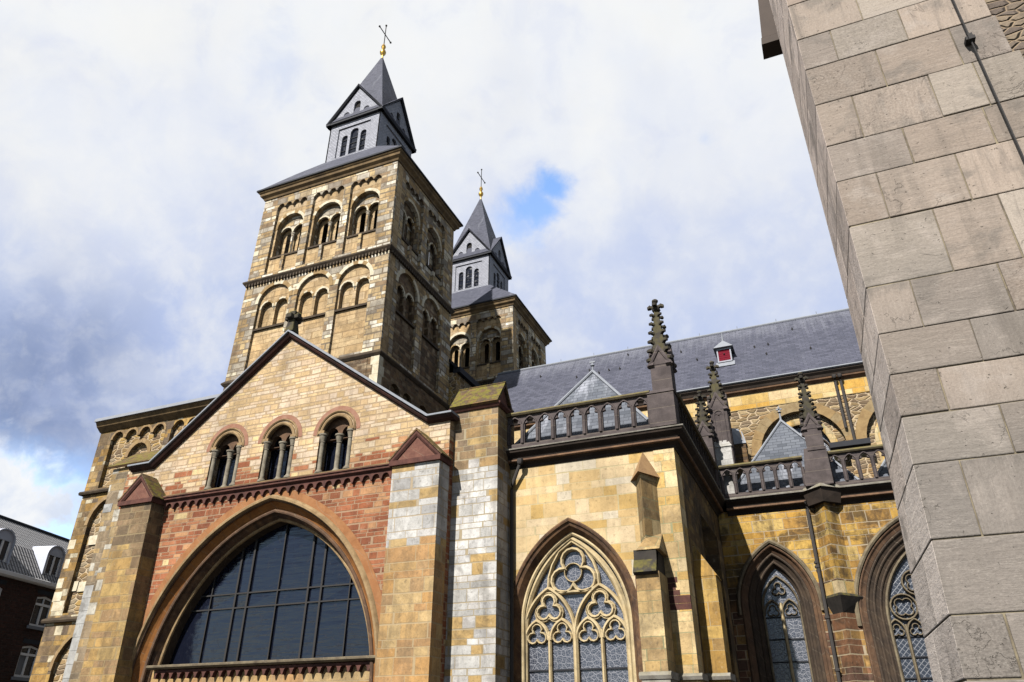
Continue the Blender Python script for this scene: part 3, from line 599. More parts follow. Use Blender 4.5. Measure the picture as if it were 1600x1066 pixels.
# ------------------------------------------------------------------ towers
def voussoirs(mb, xc, a, zs, h, wdt, fr, w0, w1, n=9):
    """a ring of wedge stones, pale and tan by turns"""
    R = [(xc+(a)*cos(pi-pi*i/n), zs+(h)*sin(pi-pi*i/n)) for i in range(n+1)]
    Q = [(xc+(a+wdt)*cos(pi-pi*i/n), zs+(h+wdt)*sin(pi-pi*i/n)) for i in range(n+1)]
    for i in range(n):
        mb.prism([R[i], Q[i], Q[i+1], R[i+1]], fr, w0, w1+random.uniform(0, .012), random.choice((0, 0, 1)))
def tower(cx, cy, label, group):
    X0, X1, Y0, Y1 = cx-4.35, cx+4.35, cy-3.3, cy+3.3
    T = thing('church_tower', label, 'church tower', (cx, cy, 0), 0, group)
    # solid core, kept behind the facing layers on the street and nave sides
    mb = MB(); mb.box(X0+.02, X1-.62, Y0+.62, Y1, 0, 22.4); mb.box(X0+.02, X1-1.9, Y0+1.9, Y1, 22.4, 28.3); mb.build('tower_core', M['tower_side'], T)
    fr, fs = FY(Y0), FX(X1)
    FB = [(X0+1.02, X0+3.02), (X0+3.45, X0+5.45), (X0+5.88, X0+7.78)]
    SB = [(Y0+.95, Y0+2.95), (Y0+3.5, Y0+5.5)]
    # base stage
    mb = MB()
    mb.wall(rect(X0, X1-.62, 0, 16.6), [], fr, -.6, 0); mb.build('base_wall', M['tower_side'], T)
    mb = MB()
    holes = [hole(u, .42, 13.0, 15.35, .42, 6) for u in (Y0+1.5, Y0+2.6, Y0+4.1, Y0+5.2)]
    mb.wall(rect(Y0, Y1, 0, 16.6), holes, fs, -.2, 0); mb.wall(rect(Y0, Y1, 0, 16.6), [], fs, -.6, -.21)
    mb.build('base_side_wall', M['tower_side'], T)
    for k in range(10):
        z = 11.85+k*.475; w = .42 if k % 2 else .30
        mb = MB(); mb.box(X1-w, X1+.015, Y0-.015, Y0+.75-w, z+.004, z+.47); mb.build('corner_quoin', M['voussoir_light'], T)
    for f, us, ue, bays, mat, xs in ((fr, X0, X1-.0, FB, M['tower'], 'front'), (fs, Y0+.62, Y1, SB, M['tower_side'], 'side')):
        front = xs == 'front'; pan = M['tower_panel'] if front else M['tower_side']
        Lm = [M['voussoir_light'], M['voussoir_tan']]
        # lower stage 16.75 - 22.3
        mb = MB(); hs = [hole((a+b)/2, (b-a)/2-.03, 16.95, 21.02, (b-a)/2-.05, 10) for a, b in bays]
        mb.wall(rect(us, ue, 16.7, 22.32), hs, f, -.14, 0, False); mb.build('lower_stage_wall', M['tower'], T)
        mb = MB(); hs = []
        for a, b in bays:
            c = (a+b)/2
            hs += [hole(c-.46, .36, 19.55, 20.72, .38, 7), hole(c+.46, .36, 19.55, 20.72, .38, 7)]
        mb.wall(rect(us, ue, 16.7, 22.32), hs, f, -.36, -.145, False); mb.wall(rect(us, ue, 16.7, 22.32), [], f, -.6, -.37)
        mb.build('lower_stage_panel', pan, T)
        for a, b in bays:
            mb = MB(); voussoirs(mb, (a+b)/2, (b-a)/2-.03, 21.02, (b-a)/2-.05, .2, f, -.05, .012, 11); mb.build('arch_ring', Lm, T)
        for a, b in bays:
            mb = MB(); c = (a+b)/2
            mb.fbox(f, a+.03, b-.03, 19.44, 19.55, -.3, -.03); sl = mb.build('sill', M['string_dark'], T)
            mb = MB(); p = f(c, 19.55, -.2); colonnette(mb, (p[0], p[1]), 19.55, 20.74, .055, 8, 0, .2); mb.build('colonnette', M['colonnette'], sl, smooth=True)
            for s_ in (-1, 1):
                mb = MB(); voussoirs(mb, c+s_*.46, .36, 20.72, .38, .10, f, -.2, -.125, 6); mb.build('twin_arch_ring', Lm, sl)
        # belfry stage 22.6 - 27.95
        mb = MB(); hs = [scallop(a, b, 22.78, 27.22, 4) for a, b in bays]
        mb.wall(rect(us, ue, 22.52, 28.0), hs, f, -.16, 0, False); mb.build('belfry_wall', M['tower'], T)
        mb = MB(); hs = [hole((a+b)/2, .86, 23.9, 25.78, .86, 10) for a, b in bays]
        mb.wall(rect(us, ue, 22.52, 28.0), hs, f, -.42, -.165, False)
        hs = [hole((a+b)/2+s*.43, .16, 24.0, 25.6, .15, 5) for a, b in bays for s in (-1, 1)]
        mb.wall(rect(X0+.05, X1-1.06, 22.52, 28.0) if front else rect(Y0+1.06, Y1, 22.52, 28.0), hs, f, -.735, -.70, False)
        if front: mb.box(X1-.7, X1-.004, Y0+.425, Y0+.617, 22.52, 28.0)
        mb.build('belfry_panel', pan if front else M['tower'], T)
        for a, b in bays:
            mb = MB(); voussoirs(mb, (a+b)/2, .86, 25.78, .86, .17, f, -.3, -.15, 11); mb.build('belfry_arch_ring', Lm, T)
        for a, b in bays:
            c = (a+b)/2
            mb = MB(); mb.wall(hole(c, .875, 23.88, 25.78, .875, 10), [hole(c-.43, .385, 23.96, 25.58, .39, 7), hole(c+.43, .385, 23.96, 25.58, .39, 7)], f, -.56, -.43)
            wn = mb.build('belfry_window', M['tower'] if front else M['tower_side'], T)
            for s_ in (-1, 1):
                mb = MB(); voussoirs(mb, c+s_*.43, .385, 25.58, .39, .09, f, -.5, -.415, 7); mb.build('twin_arch_ring', Lm, wn)
            mb = MB(); p = f(c, 0, -.52); colonnette(mb, (p[0], p[1]), 23.96, 25.52, .07, 10, 0, .26); mb.build('colonnette', M['colonnette_pale'], wn, smooth=True)
            mb = MB(); mb.fbox(f, a+.06, b-.06, 23.82, 23.93, -.5, -.10); mb.build('sill', M['string_dark'], wn)
            mb = MB(); mb.fbox(f, c-.09, c+.09, 22.79, 23.8, -.2, -.02); mb.build('sill_pilaster', M['tower'], wn)
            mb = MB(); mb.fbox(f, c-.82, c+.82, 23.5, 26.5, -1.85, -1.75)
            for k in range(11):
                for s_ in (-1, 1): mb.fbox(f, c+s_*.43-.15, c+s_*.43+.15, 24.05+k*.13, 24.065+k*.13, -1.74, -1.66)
            mb.build('louvre_void', M['void'], wn)  # black plate with slats, painting the unlit belfry interior
    # strings and cornice
    mb = MB(); mb.band(X0, X1, Y0, Y1, [(-.3, 16.55), (.03, 16.55), (.12, 16.66), (.12, 16.72), (-.0, 16.86), (-.3, 16.86)])
    mb.build('string_course', M['string_dark'], T)
    mb = MB(); mb.band(X0, X1, Y0, Y1, [(-.3, 22.30), (.05, 22.30), (.16, 22.44), (.16, 22.52), (.0, 22.64), (-.3, 22.64)])
    for k in range(46): mb.box(X0+.06+k*.188, X0+.16+k*.188, Y0-.12, Y0+.1, 22.18, 22.33)
    for k in range(34): mb.box(X1-.1, X1+.12, Y0+.10+k*.188, Y0+.20+k*.188, 22.18, 22.33)
    mb.build('string_course', M['string_dark'], T)
    mb = MB(); mb.band(X0, X1, Y0, Y1, [(-.5, 27.98), (.06, 27.98), (.10, 28.08), (.24, 28.2), (.26, 28.32), (.33, 28.38), (.35, 28.46), (-.5, 28.46)])
    mb.build('cornice', M['cornice_tan'], T)
    # bell-cast lead and slate roof
    mb = MB(); ring = lambda ex, ey, z: [(cx-ex, cy-ey, z), (cx+ex, cy-ey, z), (cx+ex, cy+ey, z), (cx-ex, cy+ey, z)]
    mb.hull(ring(4.77, 3.72, 28.465), ring(4.77, 3.72, 28.56)); mb.build('eaves', M['lead_dark'], T)
    mb = MB(); mb.hull(ring(4.73, 3.68, 28.56), ring(3.1, 2.75, 29.95)); mb.hull(ring(3.1, 2.75, 29.95), ring(1.86, 1.87, 31.12)); mb.build('roof', M['slate'], T)
    # lantern
    L = thing_part('lantern', T)
    lx, ly = 1.80, 1.85
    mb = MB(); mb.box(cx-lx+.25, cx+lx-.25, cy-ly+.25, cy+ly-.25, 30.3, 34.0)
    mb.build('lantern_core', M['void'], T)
    sub = []
    for f, c0, hw in ((FY(cy-ly), cx, lx), (FX(cx+lx), cy, ly), (FXm(cx-lx), cy, ly), (lambda u, v, w=0.0: (u, cy+ly+w, v), cx, lx)):
        ops = [hole(c0-.66, .2, 31.34, 32.72, .21, 6), hole(c0, .28, 31.34, 33.0, .29, 6), hole(c0+.66, .2, 31.34, 32.72, .21, 6)]
        e = hw-(.002 if hw == lx else .0)
        L.wall(rect(c0-e, c0+e, 30.3, 33.95), [rect(c0-1.14, c0+1.14, 31.22, 33.5)], f, -.08, 0, False)
        L.wall(rect(c0-e+.02, c0+e-.02, 30.3, 33.95), ops, f, -.2, -.085, False)
        gw = hw+.12
        # gable wall
        L.wall([(c0-gw, 34.0), (c0, 36.45), (c0+gw, 34.0)], [hole(c0, .23, 34.42, 35.2, .24, 6), [(c0-.94, 34.5)]+[(c0-.72+.22*cos(pi-pi*j/6), 34.5+.25*sin(pi-pi*j/6)) for j in range(1, 7)], [(c0+.50, 34.5)]+[(c0+.72+.22*cos(pi-pi*j/6), 34.5+.25*sin(pi-pi*j/6)) for j in range(1, 7)]], f, -.12, .02)
        sub.append((f, c0, hw, ops))
    Lo = L.build('lantern', M['slate_pale'], T)
    for f, c0, hw, ops in sub:
        mb = MB()
        for o_, k in zip(ops, range(3)):
            a = [p[0] for p in o_]; mb.fbox(f, min(a)-.02, max(a)+.02, 31.33, max(p[1] for p in o_)+.02, -.24, -.19)
            for zz_ in (31.75, 32.2, 32.6): mb.fbox(f, min(a), max(a), zz_, zz_+.03, -.19, -.15, 1)
        mb.build('lantern_window', [M['glass_dark'], M['lead_dark']], Lo)
        mb = MB(); gw = hw+.22
        mb.fbox(f, c0-gw, c0+gw, 33.88, 34.01, -.1, .2)
        mb.sweep([(c0-gw, 34.02), (c0, 36.72), (c0+gw, 34.02)], [(-.11, -.06), (-.11, .13), (-.04, .2), (.0, .2), (.0, -.06)], f)
        mb.build('lantern_gable_cornice', M['lead_dark'], Lo)
        mb = MB(); mb.prism([(c0-1.1, 34.3), (c0-.3, 35.5), (c0+.3, 35.5), (c0+1.1, 34.3)], f, -.2, -.121); mb.build('gable_opening', M['void'], Lo)
    mb = MB(); gw = lx+.26
    for s_ in (-1, 1):
        mb.slab([(cx+s_*gw, cy-ly-.2, 34.06), (cx, cy-ly-.2, 36.72), (cx, cy+ly+.2, 36.72), (cx+s_*gw, cy+ly+.2, 34.06)], .07)
        mb.slab([(cx-lx-.2, cy+s_*gw, 34.06), (cx-lx-.2, cy, 36.72), (cx+lx+.2, cy, 36.72), (cx+lx+.2, cy+s_*gw, 34.06)], .07)
    mb.build('lantern_gable_roof', M['slate'], T)
    mb = MB(); mb.cone(ring(1.98, 2.02, 33.95), (cx, cy, 41.35)); sp = mb.build('spire', M['slate'], T)
    mb = MB(); mb.lathe((cx, cy, 41.1), [(.08, 0), (.06, .25), (.10, .34), (.18, .44), (.215, .58), (.18, .72), (.09, .82), (.07, .9), (.12, .98), (.12, 1.04), (.16, 1.1), (.12, 1.26), (.06, 1.34), (.035, 1.42)], 14)
    mb.build('finial_ball', M['gold'], sp, smooth=True)
    mb = MB(); mb.tube([(cx, cy, 42.4), (cx, cy, 44.35)], .035, 6); mb.tube([(cx, cy-.72, 43.45), (cx, cy+.72, 43.45)], .035, 6)
    for p in ((cx, cy, 44.35), (cx, cy-.72, 43.45), (cx, cy+.72, 43.45)): mb.lathe((p[0], p[1], p[2]-.07), [(.02, 0), (.075, .04), (.075, .1), (.02, .14)], 6)
    mb.build('cross', M['iron'], sp)
    for ch in T.children_recursive:                        # the shaft leans in a little as it rises
        for v in ch.data.vertices:
            k = 1-.0024*min(11.8, max(0.0, v.co.z-16.9)); v.co.x *= k; v.co.y *= k
    return T
def thing_part(name, parent): return MB()
TG = 'twin church towers'
tower(-20.75, 27.3, 'nearer and larger of the two square stone towers, rising behind the red sandstone gable', TG)
tower(-20.75, 42.75, 'smaller, farther stone tower with slate spire, half hidden behind the big tower', TG)

# ------------------------------------------------------------------ westwork: the old wing left of the portal, and the block between the towers
WW = thing('church_westwork', 'old rubble and ashlar westwork wall with blind arches, left of the portal', 'church wing', (-26, 26, 0))
f = FY(23.4); X0, X1 = -31.9, -20.2
mb = MB(); mb.box(X0+.02, X1, 23.85, 46, 0, 15.0); mb.box(X1, -16.0, 30.62, 39.5, 0, 18.7); mb.build('core_wall', M['rubble_wing'], WW)
mb = MB()
mb.wall(rect(X0, X1, 12.0, 15.1), [scallop(-31.05, -27.55, 12.1, 14.52, 4), scallop(-27.2, -25.5, 12.1, 14.55, 2), scallop(-25.1, -21.7, 12.1, 14.5, 4)], f, -.2, 0, False)
mb.wall(rect(X0, X1, 6.3, 11.85), [hole(-29.9, 1.15, 6.5, 10.35, 1.2, 10), hole(-26.6, 1.15, 6.5, 10.35, 1.2, 10)], f, -.22, 0, False)
mb.wall(rect(X0, X1, 0, 6.15), [hole(-29.3, 1.45, .5, 4.2, 1.5, 10), hole(-25.6, 1.45, .5, 4.2, 1.5, 10)], f, -.22, 0, False)
mb.build('wall', M['wing'], WW)
mb = MB(); mb.wall(rect(X0, X1, 0, 15.1), [hole(-29.25, .62, 12.1, 13.55, .65, 8), hole(-23.3, .62, 12.1, 13.55, .65, 8)], f, -.42, -.21, False); mb.wall(rect(X0, X1, 0, 15.1), [], f, -.445, -.43); mb.build('blind_panel', M['rubble_wing'], WW)
for a_ in ((-29.3, 1.45, 4.2, 1.5, .17, f, -.1, .012, 13), (-29.25, .62, 13.55, .65, .22, f, -.3, -.19, 9), (-29.9, 1.15, 10.35, 1.2, .2, f, -.1, .01, 11), *[(-31.05+(k+.5)*.875, .35, 14.52, .37, .12, f, -.1, .012, 7) for k in range(4)]):
    mb = MB(); voussoirs(mb, *a_); mb.build('arch_ring', [M['creamroll'], M['voussoir_tan']], WW)
for z in (6.12, 11.82):
    mb = MB(); mb.sweep([(X0-.1, z), (X1, z)], [(0, -.3), (0, .16), (.08, .2), (.16, .16), (.22, 0), (.22, -.3)], f); mb.build('string_course', M['string_dark'], WW)
mb = MB(); mb.sweep([(X0-.02, 15.0), (X1, 15.0)], [(0, -.4), (0, .05), (.12, .2), (.2, .3), (.3, .36), (.4, .42), (.4, -.4)], f); mb.build('cornice', M['cornice_tan'], WW)
mb = MB(); mb.sweep([(X0-.02, 15.41), (X1, 15.41)], [(0, -.4), (0, .52), (.16, .50), (.2, .44), (.2, -.4)], f)
mb.slab([(X0, 22.95, 15.6), (X1, 22.95, 15.6), (X1, 27, 16.6), (X0, 27, 16.6)], .1); mb.build('lead_roof', M['lead'], WW)
mb = MB()
for k, (z, w, s) in enumerate(((9.32, .42, 0), (8.45, .30, .1), (7.6, .36, 0), (7.02, .5, 0), (6.62, .7, .1), (9.45, .55, 1.05), (7.45, .28, .85), (7.4, .42, 1.2))):
    mb = MB(); mb.fbox(f, X0+s-.008, X0+s+w, z, z+.42, -.3, .01 if s < .8 else -.14); mb.build('repair_stone', M['voussoir_light'], WW)
mb = MB(); mb.slab([(-15.9, 30.5, 18.95), (-15.9, 39.5, 18.95), (-18.4, 39.5, 21.6), (-18.4, 30.5, 21.6)], .14); mb.slab([(-21, 30.5, 18.95), (-21, 39.5, 18.95), (-18.4, 39.5, 21.6), (-18.4, 30.5, 21.6)], .14); mb.box(-16.2, -15.78, 30.6, 39.5, 18.62, 18.95); mb.build('block_roof', M['lead_dark'], WW)
# ------------------------------------------------------------------ the portal with the red gable
PT = thing('church_portal', 'gabled red and yellow sandstone portal with huge pointed dark window', 'church portal', (-16.65, 19, 0))
XC = -16.65; YG = 18.7; f = FY(YG)
mb = MB(); mb.box(-23.35, -9.95, 20.0, 23.9, 0, 10.3); mb.build('body_wall', M['tower_side'], PT)
AX, AA, AZ, AH = -16.42, 4.56, 3.0, 5.6
GW = [(-18.80, 9.28, 10.70), (-16.50, 9.28, 10.68), (-14.17, 9.28, 10.62)]
big = hole(AX, AA, .4, AZ, AH, 24)
mb = MB()
mb.wall([(-23.4, 0), (-23.4, 10.45), (-22.2, 10.45), (XC-.05, 14.72), (-10.68, 10.42), (-9.92, 10.42), (-9.92, 0)], [big]+[hole(x, .66, z0, zs, .68, 10) for x, z0, zs in GW], f, -.45, 0)
mb.wall([(-23.3, 0), (-23.3, 9.2), (-10.0, 9.2), (-10.0, 0)], [hole(AX, AA-.34, .4, AZ, AH-.30, 24)], f, -1.3, -.455)
mb.build('gable_wall', M['gable'], PT)
# archivolts
P_ = legs(AX, AA, .4, AZ, AH, 26)
for mat, prof in (('creamroll', [(0, -.1), (0, .03), (.03, .10), (.10, .11), (.16, .05), (.20, -.1)]), ('brownroll', roll(.02, -.03, .055)), ('orange', [(.015, -.06), (-.05, -.10), (-.14, -.20), (-.22, -.26), (-.30, -.27), (-.30, -.5), (.015, -.5)]),
                  ('brownroll', roll(-.30, -.27, .065)), ('jambred', [(-.28, -.30), (-.33, -.34), (-.42, -.42), (-.47, -.52), (-.50, -.60), (-.28, -.60)]), ('creamroll', roll(-.51, -.58, .06)), ('jambdark', [(-.49, -.62), (-.56, -.64), (-.56, -1.0), (-.30, -1.0)])):
    mb = MB(); mb.sweep(P_, prof, f); mb.build('archivolt', M[mat], PT, smooth=(mat in ('brownroll', 'creamroll')))
mb = MB()                                       # flat extrados band of orange voussoirs
mb.sweep(P_, [(.14, -.1), (.14, .012), (.42, .012), (.42, -.1)], f); mb.build('archivolt', M['redpanel'] if 0 else stone('rusty voussoir band', (.31, .135, .055), (.37, .18, .08), 3, joints=.55, crust=.12), PT)
# great window
GY = 19.62; fg = FY(GY)
rg = random.Random(5); mb = MB(); gx = [-20.7, -19.07, -18.05, -17.55, -16.36, -15.18, -14.68, -13.62, -12.1]; gz = [3.4, 5.42, 5.87, 8.3]
for i in range(8):
    for j in range(3):
        q = [(x, z, rg.uniform(-.03, .0)) for x, z in ((gx[i], gz[j]), (gx[i+1], gz[j]), (gx[i+1], gz[j+1]), (gx[i], gz[j+1]))]
        mb.hull([fg(x, z, -.05) for x, z, w in q], [fg(x, z, w) for x, z, w in q])
gw = mb.build('great_window', M['glass_dark'], PT)
def arch_z(x, a=4.05, h=4.9, zs=3.1):
    R = (a*a+h*h)/(2*a); d = abs(x-AX); return zs+sqrt(max(.01, R*R-(d+R-a)**2))
for x, w_ in ((-19.07, .018), (-18.05, .034), (-17.55, .034), (-16.36, .02), (-15.18, .034), (-14.68, .034), (-13.62, .018)):
    mb = MB(); mb.fbox(fg, x-w_, x+w_, 3.7, arch_z(x)+.1, 0, .05); mb.build('glazing_bar', M['iron'], gw)
for z in (5.42, 5.87):
    mb = MB(); mb.fbox(fg, -20.2, -12.5, z-.022, z+.022, 0, .045); mb.build('glazing_bar', M['iron'], gw)
mb = MB(); mb.sweep([(-20.45, 3.58), (-11.93, 3.58)], [(.02, -.75), (.02, .08), (.07, .15), (.12, .16), (.14, .12), (.14, -.75)], FY(18.95)); mb.build('window_sill', M['tracery_dark'], PT)
mb = MB(); frieze(mb, -20.2, -11.98, 3.58, 3.40, 25, FY(19.05), -.2, .07); mb.build('sill_frieze', M['red'], PT)
mb = MB(); mb.fbox(FY(19.15), -20.5, -11.9, 2.2, 3.6, -.3, 0); mb.build('sill_panel', M['buttress'], PT)
# frieze and string below the three windows
mb = MB(); frieze(mb, -21.35, -11.5, 9.0, 8.80, 28, f, -.1, .12)
mb.build('corbel_frieze', M['red'], PT)
mb = MB(); mb.sweep([(-21.4, 8.99), (-11.4, 8.99)], [(0, -.1), (0, .13), (.05, .22), (.11, .22), (.13, .26), (.16, .26), (.16, .1), (.16, -.1)], f); mb.build('string_course', M['red'], PT)
mb = MB(); mb.slab([(-21.4, 18.44, 9.155), (-11.4, 18.44, 9.155), (-11.4, 18.72, 9.31), (-21.4, 18.72, 9.31)], .05); mb.build('sloping_ledge', M['cornice_tan'], PT)
M['pinkarch'] = stone('pink arch stones', (.36, .20, .14), (.30, .145, .095), 4, joints=.16)
for x, z0, zs in GW:
    mb = MB(); mb.prism(hole(x, .70, z0-.02, zs, .72, 10), FY(19.13), -.03, 0); wn = mb.build('gable_window', M['glass_dark'], PT)
    fw = FY(19.0)
    mb = MB(); mb.wall(hole(x, .67, zs-.15, zs, .68, 10), [hole(x-.30, .22, zs-.13, zs+.04, .24, 6), hole(x+.30, .22, zs-.13, zs+.04, .24, 6)], fw, -.1, .08); mb.build('tympanum', M['brownroll'], wn)
    mb = MB(); mb.sweep(parch(x, .60, zs, .62, 12), roll(0, .0, .065), f, mats=[0, 0, 0]); mb.sweep(parch(x, .70, zs, .72, 12), [(0, -.05), (0, .03), (.035, .06), (.07, .03), (.07, -.05)], f)
    mb.build('arch_moulding', M['creamroll'], wn, smooth=True)
    mb = MB(); mb.sweep(parch(x, .785, zs, .80, 12), [(0, -.05), (0, .012), (.15, .012), (.15, -.05)], f); mb.build('brick_arch', M['pinkarch'], wn)
    for dx, y, r in ((-.55, 18.76, .075), (.55, 18.76, .075), (0.0, 18.93, .085)):
        mb = MB(); colonnette(mb, (x+dx, y), z0-.0, zs+.03 if dx else zs-.0, r, 12, 0, .26); mb.build('colonnette', M['colonnette'] if dx else M['colonnette'], wn, smooth=True)
    for s_ in (-1, 1):
        mb = MB(); mb.fbox(f, x+s_*.585-.12, x+s_*.585+.12, zs+.03, zs+.13, -.2, .05); mb.build('impost', M['creamroll'], wn)
# raking cornice, lead on top
M['lead_cap'] = M['lead']
CP = [(-23.2, 10.42), (-22.10, 10.42), (XC-.05, 14.74), (-10.68, 10.40), (-9.76, 10.40)]
mb = MB(); mb.sweep(CP, [(-.03, -.1), (-.03, .05), (.01, .09), (.01, .14), (.07, .2), (.13, .21), (.13, -.45)], f); mb.build('raking_cornice', M['red_dark'], PT)
mb = MB(); mb.sweep(CP, [(.131, -.5), (.131, .28), (.185, .28), (.21, .23), (.21, -.5)], f); mb.build('lead_capping', M['lead'], PT)
mb = MB(); mb.slab([(-22.3, 19.0, 10.5), (XC, 19.0, 14.75), (XC, 24, 14.75), (-22.3, 24, 10.5)], .12); mb.slab([(-10.6, 19.0, 10.5), (XC, 19.0, 14.75), (XC, 24, 14.75), (-10.6, 24, 10.5)], .12); mb.build('roof', M['slate'], PT)
cx_ = XC-.05
mb = MB(); mb.hull([(cx_-.2, 18.42, 14.9), (cx_+.2, 18.42, 14.9), (cx_+.2, 18.82, 14.9), (cx_-.2, 18.82, 14.9)], [(cx_-.13, 18.49, 15.45), (cx_+.13, 18.49, 15.45), (cx_+.13, 18.75, 15.45), (cx_-.13, 18.75, 15.45)])
for a, b in ((.13, .36), ): mb.box(cx_-.30, cx_+.30, 18.47, 18.77, 15.46, 15.62); mb.box(cx_-.12, cx_+.12, 18.30, 18.94, 15.44, 15.64)
mb.box(cx_-.14, cx_+.14, 18.48, 18.76, 15.62, 15.82); mb.lathe((cx_-.22, 18.62, 15.6), [(.05, 0), (.12, .06), (.05, .14)], 6); mb.lathe((cx_+.22, 18.62, 15.6), [(.05, 0), (.12, .06), (.05, .14)], 6)
mb.build('gable_finial', M['dark_moss'], PT, bevel=.03)
# the two buttresses with little red gables
def gablet(mb, x0, x1, y0, y1, z0, z1, ov=.0):
    mb.prism([(x0, z0), ((x0+x1)/2, z1), (x1, z0)], FY(y0), -(y1-y0), 0)
for x0, x1, mat, lean in ((-22.58, -21.12, 'buttress_old', .26), (-11.5, -9.9, 'buttress', 0.0)):
    mb = MB(); b0, b1 = x0+lean, x1+lean*1.3
    mb.hull([(b0, 18.1, 0), (b1, 18.1, 0), (b1, 18.74, 0), (b0, 18.74, 0)], [(x0, 18.1, 8.9), (x1, 18.1, 8.9), (x1, 18.74, 8.9), (x0, 18.74, 8.9)])
    bt = mb.build('buttress', M[mat], PT)
    c = (x0+x1)/2; hw = (x1-x0)/2+.07; top = 9.9
    mb = MB(); mb.prism([(c-hw+.15, 9.02), (c, top-.15), (c+hw-.15, 9.02)], FY(18.10), -.62, 0); mb.build('cap_panel', M['redpanel'], bt)
    mb = MB(); mb.fbox(FY(18.1), c-hw, c+hw, 8.88, 9.03, -.64, .10); mb.sweep([(c-hw, 9.03), (c, top), (c+hw, 9.03)], [(-.12, -.63), (-.12, .03), (-.06, .08), (0, .09), (0, -.63)], FY(18.1)); mb.build('cap_moulding', M['red'], bt)
    mb = MB(); mb.sweep([(c-hw-.02, 9.03), (c, top+.02), (c+hw+.02, 9.03)], [(.005, -.63), (.005, .10), (.05, .10), (.05, -.63)], FY(18.1)); mb.build('cap_roof', M['mosscap'], bt)
# the two flat piers beside the gable
mb = MB(); mb.box(-9.97, -8.43, 19.0, 20.3, 0, 10.86); pr_ = mb.build('pier', M['pier'], PT)
mb = MB(); mb.prism([(18.84, 10.86), (19.45, 11.68), (20.06, 10.86)], lambda u, v, w=0.0: (-9.97+w, u, v), 0, 1.50); mb.build('pier_cap_panel', M['redpanel'], pr_)
mb = MB()
mb.slab([(-10.02, 18.80, 10.86), (-8.37, 18.80, 10.86), (-8.37, 19.45, 11.76), (-10.02, 19.45, 11.76)], .09); mb.slab([(-10.02, 20.1, 10.86), (-8.37, 20.1, 10.86), (-8.37, 19.45, 11.76), (-10.02, 19.45, 11.76)], .09)
mb.build('pier_cap', M['mosscap'], pr_)
mb = MB(); mb.band(-9.97, -8.43, 19.0, 20.3, [(-.2, 10.72), (.05, 10.72), (.12, 10.80), (.12, 10.855), (-.2, 10.855)]); mb.build('cap_moulding', M['red'], pr_)
mb = MB(); mb.hull([(-24.15, 19, 0), (-22.3, 19, 0), (-22.3, 23.4, 0), (-24.15, 23.4, 0)], [(-24.62, 19, 10.8), (-23.3, 19, 10.8), (-23.3, 23.4, 10.8), (-24.62, 23.4, 10.8)]); mb.box(-23.6, -21.9, 18.685, 19.2, 0, 9.02); pl_ = mb.build('pier', M['pier_old'], PT)
M['quoin'] = stone('grey white quoin', (.45, .45, .44), (.34, .33, .31), 3, crust=.4)
for k in range(9):
    z = 2.6+k*.43; xl = -24.15-.47*z/10.8; w = .62 if k % 2 else .42
    mb = MB(); mb.fbox(FY(19.0), xl-.01, xl+w, z, z+.42, -.1, .012); mb.build('quoin', M['quoin'], pl_)
mb = MB(); mb.fbox(FY(19), -24.58, -24.15, 9.1, 9.42, -.1, .012); mb.build('quoin', M['quoin'], pl_)
mb = MB(); mb.slab([(-24.78, 18.82, 10.86), (-22.6, 18.82, 10.86), (-22.6, 19.9, 11.75), (-24.78, 19.9, 11.75)], .1); mb.slab([(-24.78, 21.0, 10.86), (-22.6, 21.0, 10.86), (-22.6, 19.9, 11.75), (-24.78, 19.9, 11.75)], .1); mb.build('pier_cap', M['mosscap'], pl_)

# ------------------------------------------------------------------ shared gothic pieces
def crocket_spire(mb, cx, cy, z0, z1, hw, rows, mi=0, fin=True):
    """tapered square spirelet with leaf crockets up its four arrises and a cross-leaf top"""
    zt = z1-.42 if fin else z1
    t = .055
    mb.hull([(cx-hw, cy-hw, z0), (cx+hw, cy-hw, z0), (cx+hw, cy+hw, z0), (cx-hw, cy+hw, z0)], [(cx-t, cy-t, zt), (cx+t, cy-t, zt), (cx+t, cy+t, zt), (cx-t, cy+t, zt)], mi)
    def leaf(px, py, z, dx, dy, s):
        sx, sy = -dy, dx
        P = lambda a, b, c: (px+dx*a*s+sx*b*s, py+dy*a*s+sy*b*s, z+c*s)
        mb.hull([P(-.5, -.35, -.45), P(-.5, .35, -.45), P(-.5, .35, .2), P(-.5, -.35, .2)], [P(.9, -.42, .05), P(.9, .42, .05), P(.75, .36, .55), P(.75, -.36, .55)], mi)
        mb.hull([P(.62, -.55, -.12), P(.62, .55, -.12), P(.62, .5, .62), P(.62, -.5, .62)], [P(1.25, -.3, -.22), P(1.25, .3, -.22), P(1.3, .26, .3), P(1.3, -.26, .3)], mi)
    for i in range(rows):
        k = (i+.35)/rows; z = z0+(zt-z0)*k; r = hw+(t-hw)*k; s = .15*(1-.30*k)
        for dx, dy in ((1, 1), (1, -1), (-1, 1), (-1, -1)): leaf(cx+dx*r, cy+dy*r, z, dx*.7071, dy*.7071, s)
    if fin:
        mb.hull([(cx-.09, cy-.09, zt-.02), (cx+.09, cy-.09, zt-.02), (cx+.09, cy+.09, zt-.02), (cx-.09, cy+.09, zt-.02)], [(cx-.13, cy-.13, zt+.06), (cx+.13, cy-.13, zt+.06), (cx+.13, cy+.13, zt+.06), (cx-.13, cy+.13, zt+.06)], mi)
        for dx, dy in ((1, 0), (0, 1), (-1, 0), (0, -1)): leaf(cx+dx*.07, cy+dy*.07, zt+.12, dx, dy, .15)
        mb.lathe((cx, cy, zt), [(.055, 0), (.06, .28), (.10, .33), (.10, .38), (.05, .42)], 8, mi)
